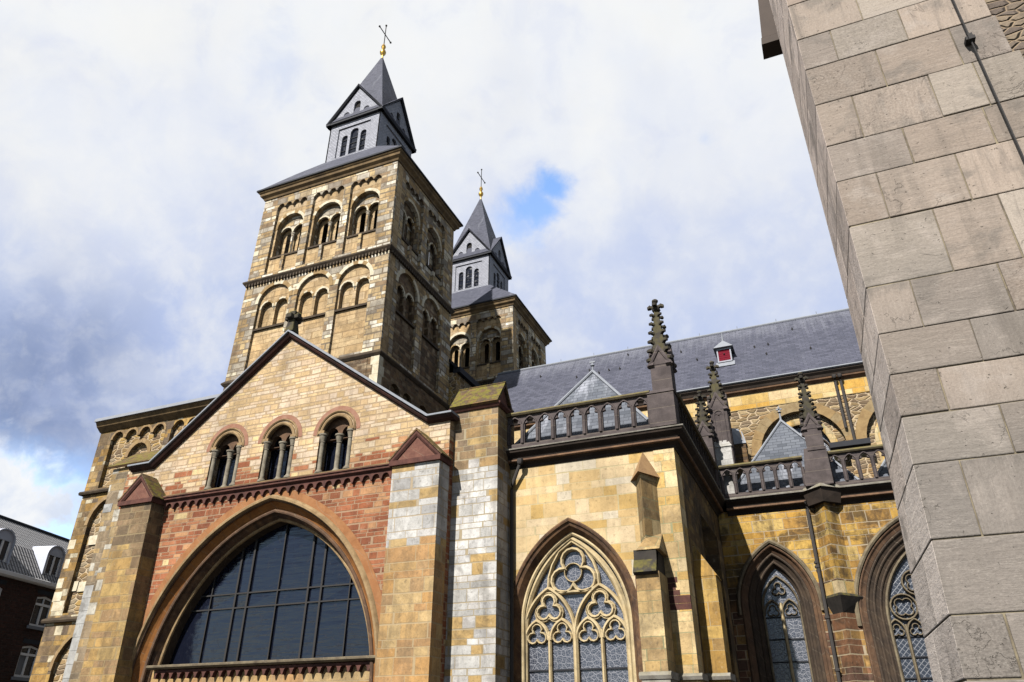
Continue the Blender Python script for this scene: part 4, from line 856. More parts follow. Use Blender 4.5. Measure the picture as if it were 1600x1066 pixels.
def pinnacle(parent, cx, cy, hw, zb, zs, zg, zt, mat, spmat, rows=6, niche=False):
    mb = MB(); mb.box(cx-hw, cx+hw, cy-hw, cy+hw, zb, zs+.02); P = mb.build('pinnacle', M[mat], parent)
    mb = MB()
    for fr_, c0 in ((FY(cy-hw), cx), (FX(cx+hw), cy), (FXm(cx-hw), cy), (lambda u, v, w=0.0: (u, cy+hw+w, v), cx)):
        mb.prism([(c0-hw, zs), (c0, zg), (c0+hw, zs)], fr_, -hw, 0)
        mb.sweep([(c0-hw-.05, zs-.04), (c0, zg+.05), (c0+hw+.05, zs-.04)], [(-.05, -.12), (-.05, .04), (0, .06), (.05, .04), (.05, -.12)], fr_)
    mb.build('gablet', M[mat], P)
    mb = MB(); crocket_spire(mb, cx, cy, zs+.05, zt, hw*.82, rows); mb.build('spirelet', M[spmat], P)
    if niche:
        for fr_, c0 in ((FY(cy-hw), cx), (FX(cx+hw), cy)):
            mb = MB(); z0, zz = zb+.35*(zs-zb), zs-.22
            mb.sweep(legs(c0, hw*.56, z0, zz, hw*.6, 7), [(-.03, 0), (-.03, .03), (.03, .03), (.05, 0)], fr_); mb.sweep([(c0, z0), (c0, zz)], [(-.02, 0), (-.02, .02), (.02, .02), (.02, 0)], fr_)
            for s_ in (-1, 1): mb.sweep(parch(c0+s_*hw*.28, hw*.26, zz-.05, hw*.3, 5), [(-.015, 0), (-.015, .02), (.015, .02), (.015, 0)], fr_)
            mb.build('niche', M[mat], P)
    return P
def balustrade(parent, fr, u0, u1, n, zb, zt, mat, copmat, ledge=True, cop=True):
    """pierced parapet: n cusped lights between a base rail and a coping"""
    p = (u1-u0)/n; hs = []
    for i in range(n):
        c = u0+(i+.5)*p; a = p*.36; z0, zs = zb+.14, zt-.47
        hs.append([(c-a, z0), (c-a, zs)] + [(c-a*.98, zs+.08), (c-a*.45, zs+.10), (c-a*.62, zs+.20), (c-a*.40, zs+.30), (c-a*.10, zs+.29), (c, zs+.33), (c+a*.10, zs+.29), (c+a*.40, zs+.30), (c+a*.62, zs+.20), (c+a*.45, zs+.10), (c+a*.98, zs+.08)] + [(c+a, zs), (c+a, z0)])
    mb = MB(); mb.wall(rect(u0, u1, zb, zt-.12), hs, fr, -.11, .0)
    B = mb.build('balustrade', M[mat], parent)
    mb = MB()
    for i in range(n+1):
        u = u0+i*p; mb.sweep([(u, zb+.14), (u, zt-.42)], [(-.055, 0), (-.03, .05), (.03, .05), (.055, 0)], fr)
    for i in range(n):
        c = u0+(i+.5)*p; mb.sweep(parch(c, p*.46, zt-.50, .33, 6), [(-.025, 0), (-.015, .04), (.015, .04), (.025, 0)], fr)
    mb.build('mullion', M[mat], B)
    if cop:
        mb = MB(); mb.sweep([(u0-.05, zt-.12), (u1+.05, zt-.12)], [(0, -.2), (0, .09), (.05, .13), (.10, .11), (.15, 0), (.15, -.2)], fr); mb.build('coping', M[copmat], B)
    return B

# ------------------------------------------------------------------ side chapel
CH = thing('side_chapel', 'sunlit yellow sandstone chapel with traceried pointed window and pierced parapet', 'chapel', (-6.2, 20, 0))
f = FY(20.0)
CX, CA, CZ, CHh = -6.62, 1.83, 4.45, 2.76
mb = MB(); mb.wall(rect(-8.8, -3.97, 0, 9.25), [hole(CX, CA, .5, CZ, CHh, 18)], f, -.7, 0); mb.build('front_wall', M['chapel'], CH)
mb = MB(); mb.box(-8.7, -3.45, 20.75, 31.9, 0, 9.45); mb.build('body_wall', M['sidewall_shade'], CH)
mb = MB(); mb.box(-3.97, -3.37, 19.985, 20.76, 0, 9.2); mb.build('corner_pier', M['pier_cream'], CH)
mb = MB(); mb.box(-3.46, -3.37, 20.77, 27.95, 0, 9.3)
mb.hull([(-3.37, 23.6, 0), (-2.95, 23.6, 0), (-2.95, 24.5, 0), (-3.37, 24.5, 0)], [(-3.37, 23.6, 8.0), (-2.95, 23.6, 7.2), (-2.95, 24.5, 7.2), (-3.37, 24.5, 8.0)])
mb.build('side_wall', M['sidewall_shade'], CH)
# window: hood, splayed order, tracery, glass
P_ = legs(CX, CA, .5, CZ, CHh, 18)
mb = MB(); mb.sweep(P_, [(0, -.1), (.0, .012), (.05, .03), (.09, .012), (.09, -.1)], f); mb.build('hood_mould', M['jambred'], CH)
mb = MB(); mb.sweep(P_, [(0.01, -.02), (-.10, -.08), (-.24, -.30), (-.24, -.5), (.01, -.5)], f); mb.build('window_splay', M['jambred'], CH)
mb = MB(); mb.sweep(P_, [(-.22, -.28), (-.27, -.27), (-.31, -.31), (-.31, -.55), (-.22, -.55)], f); mb.build('window_order', M['tracery'], CH)
TY = 20.5; ft = FY(TY); TX = -6.68
mb = MB(); mb.prism(hole(CX, 1.75, .5, 4.3, 2.75, 14), ft, -.09, -.05); wn = mb.build('tracery_window', M['glass_lead'], CH)
mb = MB()
mb.sweep(legs(TX, 1.50, .5, 4.2, 2.62, 16), bar(.09, -.05, .14), ft)
mb.sweep([(TX, .5), (TX, 4.4)], bar(.075, -.05, .13), ft)
for s_ in (-1, 1):
    c = TX+s_*.755
    mb.sweep([(c, .5), (c, 4.3)], bar(.05, -.05, .10), ft)
    mb.sweep(parch(c, .75, 4.2, 1.26, 12), bar(.055, -.05, .12), ft)
    for q in (-1, 1):
        lc = c+q*.375
        mb.sweep(parch(lc, .345, 4.08, .52, 8), bar(.05, -.05, .10), ft)
        mb.sweep(foil(lc, 4.22, 3, .150, .140, pi/2, 7), bar(.028, -.05, .07), ft, closed=True)
    mb.sweep(foil(c, 4.90, 3, .195, .185, pi/2, 8), bar(.042, -.05, .10), ft, closed=True)
    mb.sweep(foil(c, 4.90, 3, .215, .235, pi/2, 8), bar(.022, -.05, .06), ft, closed=True)
    # the curved sides of the top light
    mb.sweep([(c-.02*s_, 5.44), (c-.28*s_, 5.36), (c-.5*s_, 5.32), (TX, 5.32)] if s_ < 0 else [(TX, 5.32), (c-.5*s_, 5.32), (c-.28*s_, 5.36), (c-.02*s_, 5.44)], bar(.05, -.05, .11), ft)
    mb.sweep([(c, 5.44), (c-.02*s_, 5.75), (c-.14*s_, 6.1), (c-.36*s_, 6.45), (TX, 6.72)] if s_ < 0 else [(TX, 6.72), (c-.36*s_, 6.45), (c-.14*s_, 6.1), (c-.02*s_, 5.75), (c, 5.44)], bar(.045, -.05, .11), ft)
mb.sweep(foil(TX, 5.82, 3, .36, .335, pi/2, 10), bar(.05, -.05, .11), ft, closed=True)
mb.sweep(circ(TX, 5.85, .255, 26), bar(.02, -.05, .07), ft, closed=True)
mb.build('tracery', M['tracery'], wn)
for z in (4.0, 3.32, 2.6, 1.9):
    mb = MB(); mb.fbox(ft, TX-1.45, TX+1.45, z-.02, z+.02, -.05, -.0); mb.build('glazing_bar', M['lead_dark'], wn)
# cornice, parapet, ledge
mb = MB(); mb.band(-9.7, -3.37, 20.0, 33, [(-.4, 9.13), (.20, 9.13), (.235, 9.155), (.235, 9.195), (.2, 9.215), (-.4, 9.215)]); mb.build('cornice', M['cornice_mould'], CH)
mb = MB(); mb.band(-9.7, -3.37, 20.0, 33, [(-.4, 8.98), (.03, 8.98), (.05, 9.06), (.16, 9.128), (-.4, 9.128)]); mb.build('cornice', M['cornice_dark'], CH)  # lower band: shadow beneath the moulding, painted as dark stone
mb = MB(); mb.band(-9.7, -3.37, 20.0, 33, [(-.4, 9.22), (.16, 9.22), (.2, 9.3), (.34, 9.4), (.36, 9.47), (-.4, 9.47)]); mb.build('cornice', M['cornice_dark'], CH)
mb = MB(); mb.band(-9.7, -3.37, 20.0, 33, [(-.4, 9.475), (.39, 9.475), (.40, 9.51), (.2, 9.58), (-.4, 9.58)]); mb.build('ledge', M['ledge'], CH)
balustrade(CH, FY(19.76), -8.43, -3.9, 9, 9.56, 10.74, 'dark', 'coping')
balustrade(CH, FX(-3.17), 20.3, 27.5, 14, 9.56, 10.74, 'cornice_dark', 'coping')
mb = MB(); mb.box(-3.92, -3.15, 19.66, 20.34, 9.56, 10.60); mb.hull([(-3.95, 19.63, 10.6), (-3.12, 19.63, 10.6), (-3.12, 20.37, 10.6), (-3.95, 20.37, 10.6)], [(-3.84, 19.70, 10.72), (-3.16, 19.70, 10.72), (-3.16, 20.30, 10.72), (-3.84, 20.30, 10.72)]); mb.build('pinnacle_base', M['dark'], CH)
pinnacle(CH, -3.45, 20.0, .30, 10.7, 11.52, 12.05, 13.98, 'dark', 'dark_moss', 6)
pinnacle(CH, -3.38, 27.55, .27, 10.0, 11.95, 12.45, 14.0, 'dark', 'black_moss', 6)
# hipped slate roof
mb = MB(); bx0, bx1 = -8.75, -3.72; ap = (-6.27, 22.3, 13.0); bk = (-6.27, 32, 13.0); zb = 9.62
mb.add([(bx0, 20.32, zb), (bx1, 20.32, zb), ap, bk, (bx1, 32, zb), (bx0, 32, zb)], [(0, 1, 2), (1, 4, 3, 2), (0, 2, 3, 5)]); rf = mb.build('hipped_roof', M['slate_hip'], CH)
mb = MB()
for c in (bx0, bx1): mb.tube([(c, 20.30, zb), (ap[0], ap[1]-.02, ap[2]+.03)], .05, 6)
mb.tube([(ap[0], ap[1], ap[2]+.03), (bk[0], bk[1], bk[2]+.03)], .05, 6); mb.build('lead_hip', M['lead'], rf)
mb = MB(); mb.tube([ap, (ap[0], ap[1], ap[2]+.35)], .03, 6); mb.lathe((ap[0], ap[1], ap[2]+.2), [(.03, 0), (.08, .05), (.03, .12)], 8); mb.box(ap[0]-.10, ap[0]+.10, ap[1]-.02, ap[1]+.02, ap[2]+.36, ap[2]+.42); mb.build('finial', M['lead'], rf)
# corner buttress: prow-shaped upper half under a gablet, square lower half
tri = lambda x0, xm, x1, yb, yf, z: [(x0, yb, z), (xm, yf, z), (x1, yb, z)]
mb = MB(); mb.hull(tri(-4.56, -4.26, -3.94, 20.02, 19.36, 6.3), tri(-4.56, -4.26, -3.94, 20.02, 19.36, 8.2))
mb.hull([(-4.47, 20.02, 5.98), (-4.47, 19.02, 5.98), (-3.86, 19.02, 5.98), (-3.86, 20.02, 5.98)], [(-4.56, 20.02, 6.6), (-4.28, 19.36, 6.35), (-4.24, 19.36, 6.35), (-3.94, 20.02, 6.6)])
mb.box(-4.53, -3.92, 19.02, 20.02, 0, 5.42)
bt = mb.build('buttress', M['butt_chapel'], CH)
mb = MB(); mb.cone([(-4.50, 20.03, 7.98), (-4.13, 19.22, 7.98), (-3.70, 20.03, 7.98), (-4.10, 20.03, 8.66)], (-4.12, 19.62, 8.40)) if 0 else mb.hull(tri(-4.72, -4.28, -3.82, 20.03, 19.18, 8.15), [(-4.27, 20.03, 8.98), (-4.275, 19.98, 8.96), (-4.26, 20.03, 8.98)])
mb.build('buttress_cap', stone('smooth tan cap stone', (.44, .28, .14), (.34, .21, .11), 3), bt)
mb = MB(); mb.slab([(-4.56, 18.86, 5.40), (-3.96, 18.86, 5.40), (-3.96, 19.2, 6.0), (-4.56, 19.2, 6.0)], .12); mb.box(-4.55, -3.96, 19.05, 20.02, 5.42, 5.99); mb.build('weathering', M['black_moss'], bt)
mb = MB(); mb.sweep([(-4.62, 2.92), (-3.84, 2.92)], [(0, -.9), (0, .06), (.08, .10), (.13, .08), (.17, 0), (.17, -.9)], FY(19.0)); mb.box(-4.57, -3.88, 18.97, 20.0, 0, 2.92); mb.build('plinth', M['ledge'], bt)
mb = MB(); mb.sweep([(-4.0, 2.95), (-3.28, 2.95)], [(0, -.8), (0, .05), (.08, .09), (.15, 0), (.15, -.8)], FY(19.97)); mb.build('plinth', M['ledge'], CH)
mb = MB()
for z0, z1, x0, x1 in ((5.28, 5.42, -3.97, -3.66), (5.10, 5.27, -3.97, -3.72), (4.96, 5.09, -3.97, -3.62), (4.76, 4.95, -3.97, -3.37), (4.60, 4.75, -3.97, -3.366)): mb.fbox(FY(19.985), x0, x1, z0, z1, -.1, .006)
mb.build('red_repair_stone', M['red'], CH)
for z0, z1 in ((4.9, 5.75), (3.5, 4.4), (2.2, 3.3)):
    mb = MB(); mb.fbox(f, -4.78, -4.66, z0, z1, -.1, .008); mb.build('red_repair_stone', M['red'], CH)
# buttress standing out from the shaded side wall
mb = MB(); mb.hull([(-3.4, 21.0, 0), (-2.83, 21.0, 0), (-2.83, 21.9, 0), (-3.4, 21.9, 0)], [(-3.4, 21.0, 5.58), (-2.80, 21.0, 5.58), (-2.80, 21.9, 5.58), (-3.4, 21.9, 5.58)]); mb.hull([(-3.4, 20.99, 5.582), (-2.76, 20.99, 5.582), (-2.76, 21.9, 5.582), (-3.4, 21.9, 5.582)], [(-3.40, 21.3, 6.55), (-3.33, 21.3, 6.5), (-3.33, 21.9, 6.5), (-3.40, 21.9, 6.55)])
bt = mb.build('buttress', M['butt_yellow'], CH)
mb = MB(); mb.sweep([(-3.45, 3.0), (-2.74, 3.0)], [(0, -.9), (0, .06), (.08, .10), (.16, 0), (.16, -.9)], FY(20.98)); mb.build('plinth', M['ledge'], bt)
# downpipe in the corner by the portal pier
mb = MB(); mb.tube([(-8.0, 19.72, 9.16), (-8.02, 19.74, 9.02), (-8.30, 19.84, 8.45), (-8.33, 19.86, 8.3), (-8.33, 19.86, .2)], .055, 8); mb.lathe((-8.0, 19.72, 9.02), [(.07, 0), (.10, .06), (.10, .16)], 8)
mb.build('downpipe', M['pipe'], CH, smooth=True)
# ------------------------------------------------------------------ aisle chapels, right of the side chapel
AI = thing('aisle_chapel', 'ochre stained chapel row set back in the corner, with dark deep-moulded pointed windows', 'chapel', (0, 28, 0))
f = FY(28.0)
BX, BA, BZ, BH = 3.2, 2.45, 5.2, 3.3
mb = MB(); mb.wall(rect(-3.36, 7.5, 0, 9.15), [hole(-1.70, 1.30, 1.6, 5.75, 2.12, 14), hole(BX, BA, 1.0, BZ, BH, 18)], f, -.9, 0); mb.build('wall', M['aisle'], AI)
mb = MB(); mb.box(-3.36, 7.5, 28.95, 31.95, 0, 9.45); mb.build('body_wall', M['sidewall_shade'], AI)
def orders(xc, a, z0, zs, h, fr, steps, n=14, hood=True):
    P_ = legs(xc, a, z0, zs, h, n); H_ = legs(xc, a, zs-.25, zs, h, n)
    if hood:
        mb = MB(); mb.sweep(H_, [(0, -.05), (0, .07), (.06, .11), (.13, .05), (.15, -.05)], fr); mb.build('hood_mould', M['ledge'] if 0 else M['tracery_dark'], AI)
    o, w = 0.0, 0.0
    for i, (so, sw) in enumerate(steps):
        mb = MB(); mb.sweep(P_, [(-o+.01, -w-.02), (-o-so*.45, -w-.04), (-o-so*.6, -w-sw*.6), (-o-so, -w-sw), (-o-so, -1.0), (-o+.01, -1.0)], fr)
        mb.sweep(P_, roll(-o-so*.22, -w-.03, .045, 7), fr)
        mb.build('window_order', M['jambdark'] if i % 2 else M['brownroll'] if i == 0 else M['jambdark'], AI); o += so; w += sw
    return P_
orders(-1.70, 1.30, 1.6, 5.75, 2.12, f, [(.24, .2), (.22, .18), (.18, .2)])
ft = FY(28.6)
mb = MB(); mb.prism(hole(-1.70, .8, 1.6, 5.7, 1.4, 10), ft, -.1, -.05); wn = mb.build('lancet_window', M['glass_lead'], AI)
mb = MB(); lx = -1.70
mb.sweep(legs(lx, .62, 1.6, 5.72, 1.10, 12), bar(.04, -.05, .08), ft)
for s_ in (-1, 1):
    mb.sweep(parch(lx+s_*.3, .29, 5.55, .46, 8), bar(.036, -.05, .09), ft); mb.sweep(foil(lx+s_*.3, 5.65, 3, .10, .105, pi/2, 6), bar(.02, -.05, .05), ft, closed=True)
mb.sweep(foil(lx, 6.36, 3, .12, .115, pi/2, 7), bar(.028, -.05, .09), ft, closed=True)
mb.build('tracery', M['tracery_dark'], wn)
mb = MB(); mb.sweep([(lx, 1.6), (lx, 5.9)], bar(.055, -.05, .13), ft); mb.build('mullion', M['tracery'], wn)
for k in range(5):
    mb = MB(); mb.fbox(ft, lx-.6, lx+.6, 5.42-k*.72, 5.46-k*.72, -.05, 0); mb.build('glazing_bar', M['lead_dark'], wn)
orders(BX, BA, 1.0, BZ, BH, f, [(.24, .12), (.2, .12), (.2, .12), (.18, .12)], 18)
mb = MB(); mb.prism(hole(BX, 1.9, 1.0, BZ-.1, 2.6, 12), ft, -.1, -.05); wn = mb.build('tracery_window', M['glass_quarry'], AI)
mb = MB()
mb.sweep(legs(BX, 1.6, 1.0, BZ-.1, 2.55, 14), bar(.07, -.05, .14), ft)
for k in (-2, -1, 0, 1, 2): mb.sweep([(BX+k*.56-(.28 if 0 else 0), 1.0), (BX+k*.56, 5.0)], bar(.05, -.05, .11), ft)
for k in range(-3, 3):
    c = BX+(k+.5)*.56; mb.sweep(parch(c, .26, 4.75, .42, 7), bar(.035, -.05, .09), ft); mb.sweep(foil(c, 4.82, 3, .10, .10, pi/2, 6), bar(.02, -.05, .06), ft, closed=True)
for k, z in ((-2, 5.55), (0, 5.55), (2, 5.55), (-1, 6.3), (1, 6.3), (0, 7.0)):
    mb.sweep(circ(BX+k*.52, z, .40, 20), bar(.035, -.05, .10), ft, closed=True); mb.sweep(foil(BX+k*.52, z, 4, .16, .15, pi/4, 6), bar(.022, -.05, .07), ft, closed=True)
mb.build('tracery', M['tracery_dark'], wn)
for k in range(4):
    mb = MB(); mb.fbox(ft, BX-1.55, BX+1.55, 4.62-k*.62, 4.66-k*.62, -.05, 0); mb.build('glazing_bar', M['lead_dark'], wn)
# prow-shaped pier between the windows
mb = MB(); mb.hull(tri(-.18, .28, .84, 28.05, 27.42, 6.35), tri(-.02, .36, .80, 28.05, 27.50, 9.15))
mb.hull(tri(-.24, .10, .62, 28.05, 27.55, 0), tri(-.16, .25, .70, 28.05, 27.55, 5.35)); pm = mb.build('pier', M['aisle'], AI)
mb = MB(); mb.hull(tri(-.20, .28, .88, 28.06, 27.38, 5.95), tri(-.19, .28, .86, 28.06, 27.40, 6.36)); mb.build('corbel_stone', M['pier_cream'], pm)
mb = MB(); mb.hull(tri(-.10, .26, .66, 28.06, 27.55, 5.35), tri(-.30, .28, .98, 28.06, 27.24, 5.86)); mb.hull(tri(-.30, .28, .98, 28.06, 27.24, 5.861), tri(-.22, .28, .90, 28.06, 27.36, 5.95)); mb.build('corbel', M['black_moss'], pm)
mb = MB(); mb.sweep([(.365, 6.4), (.365, 9.1)], [(-.36, 0)]*0 or [(0, 0), (0, .01), (.01, .01), (.01, 0)], FY(27.45)) if 0 else None
# cornice and parapet
prof = lambda P: P
mb = MB(); mb.sweep([(-3.0, 0), (7.5, 0)], [(9.14, -.2), (9.14, .2), (9.165, .235), (9.205, .235), (9.235, .2), (9.235, -.2)], f); mb.build('cornice', M['cornice_mould'], AI)
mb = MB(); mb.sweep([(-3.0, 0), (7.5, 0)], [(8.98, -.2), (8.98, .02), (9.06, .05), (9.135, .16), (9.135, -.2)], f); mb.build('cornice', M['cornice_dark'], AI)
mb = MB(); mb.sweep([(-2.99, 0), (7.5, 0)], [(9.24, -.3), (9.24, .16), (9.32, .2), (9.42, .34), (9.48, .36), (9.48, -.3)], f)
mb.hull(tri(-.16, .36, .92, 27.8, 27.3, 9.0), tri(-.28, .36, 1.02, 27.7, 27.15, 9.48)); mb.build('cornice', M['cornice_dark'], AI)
mb = MB(); mb.sweep([(-2.98, 0), (7.5, 0)], [(9.485, -.4), (9.485, .42), (9.53, .43), (9.62, .2), (9.62, -.4)], f); mb.hull(tri(-.34, .36, 1.08, 27.65, 27.08, 9.486), tri(-.2, .36, .95, 27.7, 27.25, 9.63)); mb.build('ledge', M['ledge'], AI)
balustrade(AI, FY(27.72), -3.02, -.10, 6, 9.6, 10.84, 'dark', 'coping')
balustrade(AI, FY(27.72), .80, 5.60, 10, 9.6, 10.88, 'dark', 'coping')
mb = MB(); mb.hull([(-.12, 27.35, 9.6), (.82, 27.35, 9.6), (.82, 28.0, 9.6), (-.12, 28.0, 9.6)], [(.06, 27.42, 11.0), (.82, 27.42, 11.0), (.82, 27.95, 11.0), (.06, 27.95, 11.0)]); mb.build('pinnacle_base', M['dark'], AI)
pinnacle(AI, .48, 27.68, .30, 10.9, 11.70, 12.2, 14.15, 'dark', 'black_moss', 6)
pinnacle(AI, -2.82, 28.45, .34, 10.9, 13.3, 13.95, 15.65, 'dark', 'dark_moss', 5, niche=True)
def hipped(xc, hw, yb, ya, za, zb=9.63, yback=31.98):
    mb = MB(); ap = (xc, ya, za)
    mb.add([(xc-hw, yb, zb), (xc+hw, yb, zb), ap, (xc, yback, za), (xc+hw, yback, zb), (xc-hw, yback, zb)], [(0, 1, 2), (1, 4, 3, 2), (0, 2, 3, 5)])
    rf = mb.build('hipped_roof', M['slate_hip'], AI)
    mb = MB()
    for s_ in (-1, 1): mb.tube([(xc+s_*hw, yb-.02, zb), (ap[0], ap[1]-.02, ap[2]+.03)], .05, 6)
    mb.tube([(ap[0], ap[1], ap[2]+.03), (xc, yback, za+.03)], .045, 6); mb.build('lead_hip', M['lead'], rf)
    mb = MB(); mb.tube([ap, (ap[0], ap[1], ap[2]+.5)], [.05, .025], 6); mb.lathe((xc, ya, za+.36), [(.03, 0), (.09, .04), (.03, .10)], 8); mb.box(xc-.11, xc+.11, ya-.03, ya+.03, za+.5, za+.56); mb.box(xc-.03, xc+.03, ya-.03, ya+.03, za+.45, za+.66); mb.build('finial', M['lead'], rf)
hipped(-.58, 2.45, 28.2, 30.2, 13.25); hipped(4.55, 2.5, 28.2, 30.2, 13.25)
mb = MB(); mb.box(-3.24, -2.52, 28.06, 28.75, 9.5, 11.72); mb.hull([(-3.28, 28.02, 11.72), (-2.48, 28.02, 11.72), (-2.48, 28.8, 11.72), (-3.28, 28.8, 11.72)], [(-2.92, 28.25, 12.42), (-2.84, 28.25, 12.42), (-2.84, 28.6, 12.42), (-2.92, 28.6, 12.42)]); st = mb.build('parapet_block', ashlar('white limestone block', [(.46, .46, .45), (.52, .51, .50), (.40, .40, .39)], .7, .22, mort=.006, mcol=(.3, .29, .27), moss=.4), AI)
mb = MB(); mb.box(-2.66, -2.06, 29.4, 30.1, 9.6, 12.22); mb.build('parapet_block', M['mosscap'], AI)
mb = MB(); mb.hull([(-2.66, 29.35, 12.23), (-2.10, 29.35, 12.23), (-2.10, 30.0, 12.23), (-2.66, 30.0, 12.23)], [(-2.66, 29.8, 13.12), (-2.60, 29.8, 13.12), (-2.30, 30.0, 13.12), (-2.66, 30.0, 13.12)]); mb.hull([(-2.10, 29.36, 12.23), (-2.02, 29.36, 12.23), (-2.02, 30.0, 12.23), (-2.10, 30.0, 12.23)], [(-2.20, 29.8, 12.9), (-2.16, 29.8, 12.9), (-2.16, 30.0, 12.9), (-2.20, 30.0, 12.9)])
mb.build('lead_vent', M['lead'], AI)
mb = MB(); mb.tube([(-.23, 27.78, 9.2), (-.22, 27.86, 8.9), (-.30, 27.86, .2)], .06, 8)
for z in (7.0, 6.85, 5.2, 3.6): mb.lathe((-.26, 27.86, z), [(.06, 0), (.085, .02), (.085, .08), (.06, .1)], 8)
mb.build('downpipe', M['pipe'], AI, smooth=True)

# ------------------------------------------------------------------ nave
NA = thing('church_nave', 'long nave with grey slate roof and rubble clerestory behind the parapets', 'church nave', (0, 36, 0))
f = FY(32.0)
AR = [-8.4, -4.2, .08, 4.3, 8.5]
mb = MB(); mb.box(-16.05, 14, 32.7, 40, 0, 15.4); mb.build('core_wall', M['void'], NA)
mb = MB(); mb.wall(rect(-16.05, 14, 9, 14.72), [hole(x, 1.72, 9.6, 12.55, 1.75, 14) for x in AR], f, -.25, 0, False); mb.build('rubble_wall', M['rubble'], NA)
mb = MB(); mb.wall(rect(-16.05, 14, 14.725, 15.5), [], f, -.6, .03); mb.build('upper_wall', M['cream_nave'], NA)
mb = MB(); mb.wall(rect(-16.05, 14, 9, 14.72), [hole(x, 1.12, 9.9, 12.6, 1.15, 12) for x in AR], f, -.6, -.255, False); mb.build('window_wall', M['rubble'], NA)
for x in AR:
    mb = MB(); mb.prism(hole(x, 1.3, 9.8, 12.6, 1.3, 12), f, -.58, -.5); w_ = mb.build('clerestory_window', M['glass_lead'], NA)
    mb = MB(); voussoirs(mb, x, 1.72, 12.55, 1.75, .42, f, -.15, .015, 17); mb.build('arch_ring', [M['voussoir_tan'], stone('brown arch stone', (.24, .17, .09), (.33, .25, .14), 5)], w_)
    mb = MB(); mb.sweep(legs(x, 1.12, 9.9, 12.6, 1.15, 12), [(-.0, -.5), (-.0, -.2), (.06, -.18), (.28, -.2), (.28, -.26)], f); mb.build('window_frame', M['pier_cream'], w_)
    mb = MB(); mb.sweep([(x, 9.9), (x, 13.3)], bar(.05, -.5, -.35), f)
    for s_ in (-1, 1): mb.sweep(parch(x+s_*.55, .5, 12.6, .5, 8), bar(.04, -.5, -.38), f)
    mb.build('tracery', M['jambdark'], w_)
mb = MB(); mb.sweep([(-16.05, 15.45), (14, 15.45)], [(0, -.2), (0, .06), (.06, .12), (.10, .2), (.16, .22), (.18, .16), (.18, -.2)], f); mb.build('cornice', M['cornice_mould'], NA)
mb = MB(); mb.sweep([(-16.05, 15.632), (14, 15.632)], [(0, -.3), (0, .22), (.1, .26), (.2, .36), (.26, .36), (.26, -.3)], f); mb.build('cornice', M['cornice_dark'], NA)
mb = MB(); mb.sweep([(-16.05, 15.895), (14, 15.895)], [(0, -.3), (0, .40), (.04, .45), (.09, .44), (.10, .36), (.03, .3), (.03, -.3)], f); mb.build('gutter', M['lead'], NA)
RZ0, RZ1, RY0, RY1 = 15.93, 20.95, 31.72, 36.0
mb = MB(); mb.slab([(-16.0, RY0, RZ0), (14, RY0, RZ0), (14, RY1, RZ1), (-16.0, RY1, RZ1)], .12); mb.slab([(-16.0, 2*RY1-RY0, RZ0), (14, 2*RY1-RY0, RZ0), (14, RY1, RZ1), (-16.0, RY1, RZ1)], .12); rf = mb.build('roof', M['slate_nave'], NA)
mb = MB(); mb.tube([(-16.0, RY1, RZ1+.02), (14, RY1, RZ1+.02)], .07, 8)
for k in range(14): mb.tube([(-14+k*2.0, RY1, RZ1), (-14+k*2.0, RY1, RZ1+.24)], .015, 4)
mb.build('ridge_capping', M['lead'], rf)
mb = MB(); sl = (RZ1-RZ0)/(RY1-RY0)
for k in range(26):
    x = random.uniform(-14, 9); t_ = random.uniform(.15, .9); y = RY0+t_*(RY1-RY0); z = RZ0+t_*(RZ1-RZ0)
    mb.box(x-.015, x+.015, y-.12, y-.09, z-.1, z+.07); mb.box(x-.04, x+.04, y-.12, y+.02, z-.01, z+.015)
mb.build('roof_hook', M['iron'], rf)
# red-shuttered dormer
dx, dy = -2.66, 33.38; dz = RZ0+(dy-RY0)*sl
M['dormer_frame'] = plain('greyed white dormer frame', (.20, .21, .24), .6, 0, .15)
mb = MB(); mb.box(dx-.42, dx+.42, dy, dy+1.2, dz-.12, dz+1.0); dm = mb.build('dormer', M['lead_dark'], NA)
mb = MB(); mb.sweep([(dx-.38, dz+.10), (dx-.38, dz+.92), (dx+.38, dz+.92), (dx+.38, dz+.10)], [(-.04, -.05), (-.04, .05), (.04, .05), (.04, -.05)], FY(dy), closed=True); mb.build('dormer_frame', M['dormer_frame'], dm)
mb = MB(); mb.fbox(FY(dy), dx-.34, dx+.34, dz+.13, dz+.88, -.05, .02)
for k in range(5): mb.fbox(FY(dy), dx-.32, dx+.32, dz+.2+k*.14, dz+.225+k*.14, .02, .03)
mb.build('shutter', M['red_paint'], dm)
mb = MB(); mb.lathe((dx, dy-.05, dz+.55), [(.01, 0), (.05, .02), (.05, .06), (.01, .08)], 6); mb.build('shutter_knob', M['iron'], dm)
mb = MB(); mb.cone([(dx-.58, dy-.22, dz+.98), (dx+.58, dy-.22, dz+.98), (dx+.58, dy+1.3, dz+.98), (dx-.58, dy+1.3, dz+.98)], (dx, dy+.35, dz+1.72)); mb.tube([(dx, dy+.35, dz+1.6), (dx, dy+.35, dz+2.25)], [.07, .015], 6); mb.build('dormer_roof', M['lead'], dm)
mb = MB(); mb.slab([(dx-.55, dy-.35, dz-.36), (dx+.55, dy-.35, dz-.36), (dx+.55, dy+.05, dz+.10), (dx-.55, dy+.05, dz+.10)], .04); mb.build('dormer_apron', M['lead'], dm)
for ch in [dm]+list(dm.children):
    for v in ch.data.vertices: v.co.x = dx+.82*(v.co.x-dx); v.co.z = dz+.82*(v.co.z-dz); v.co.y = (dy-36)+.9*(v.co.y-(dy-36))
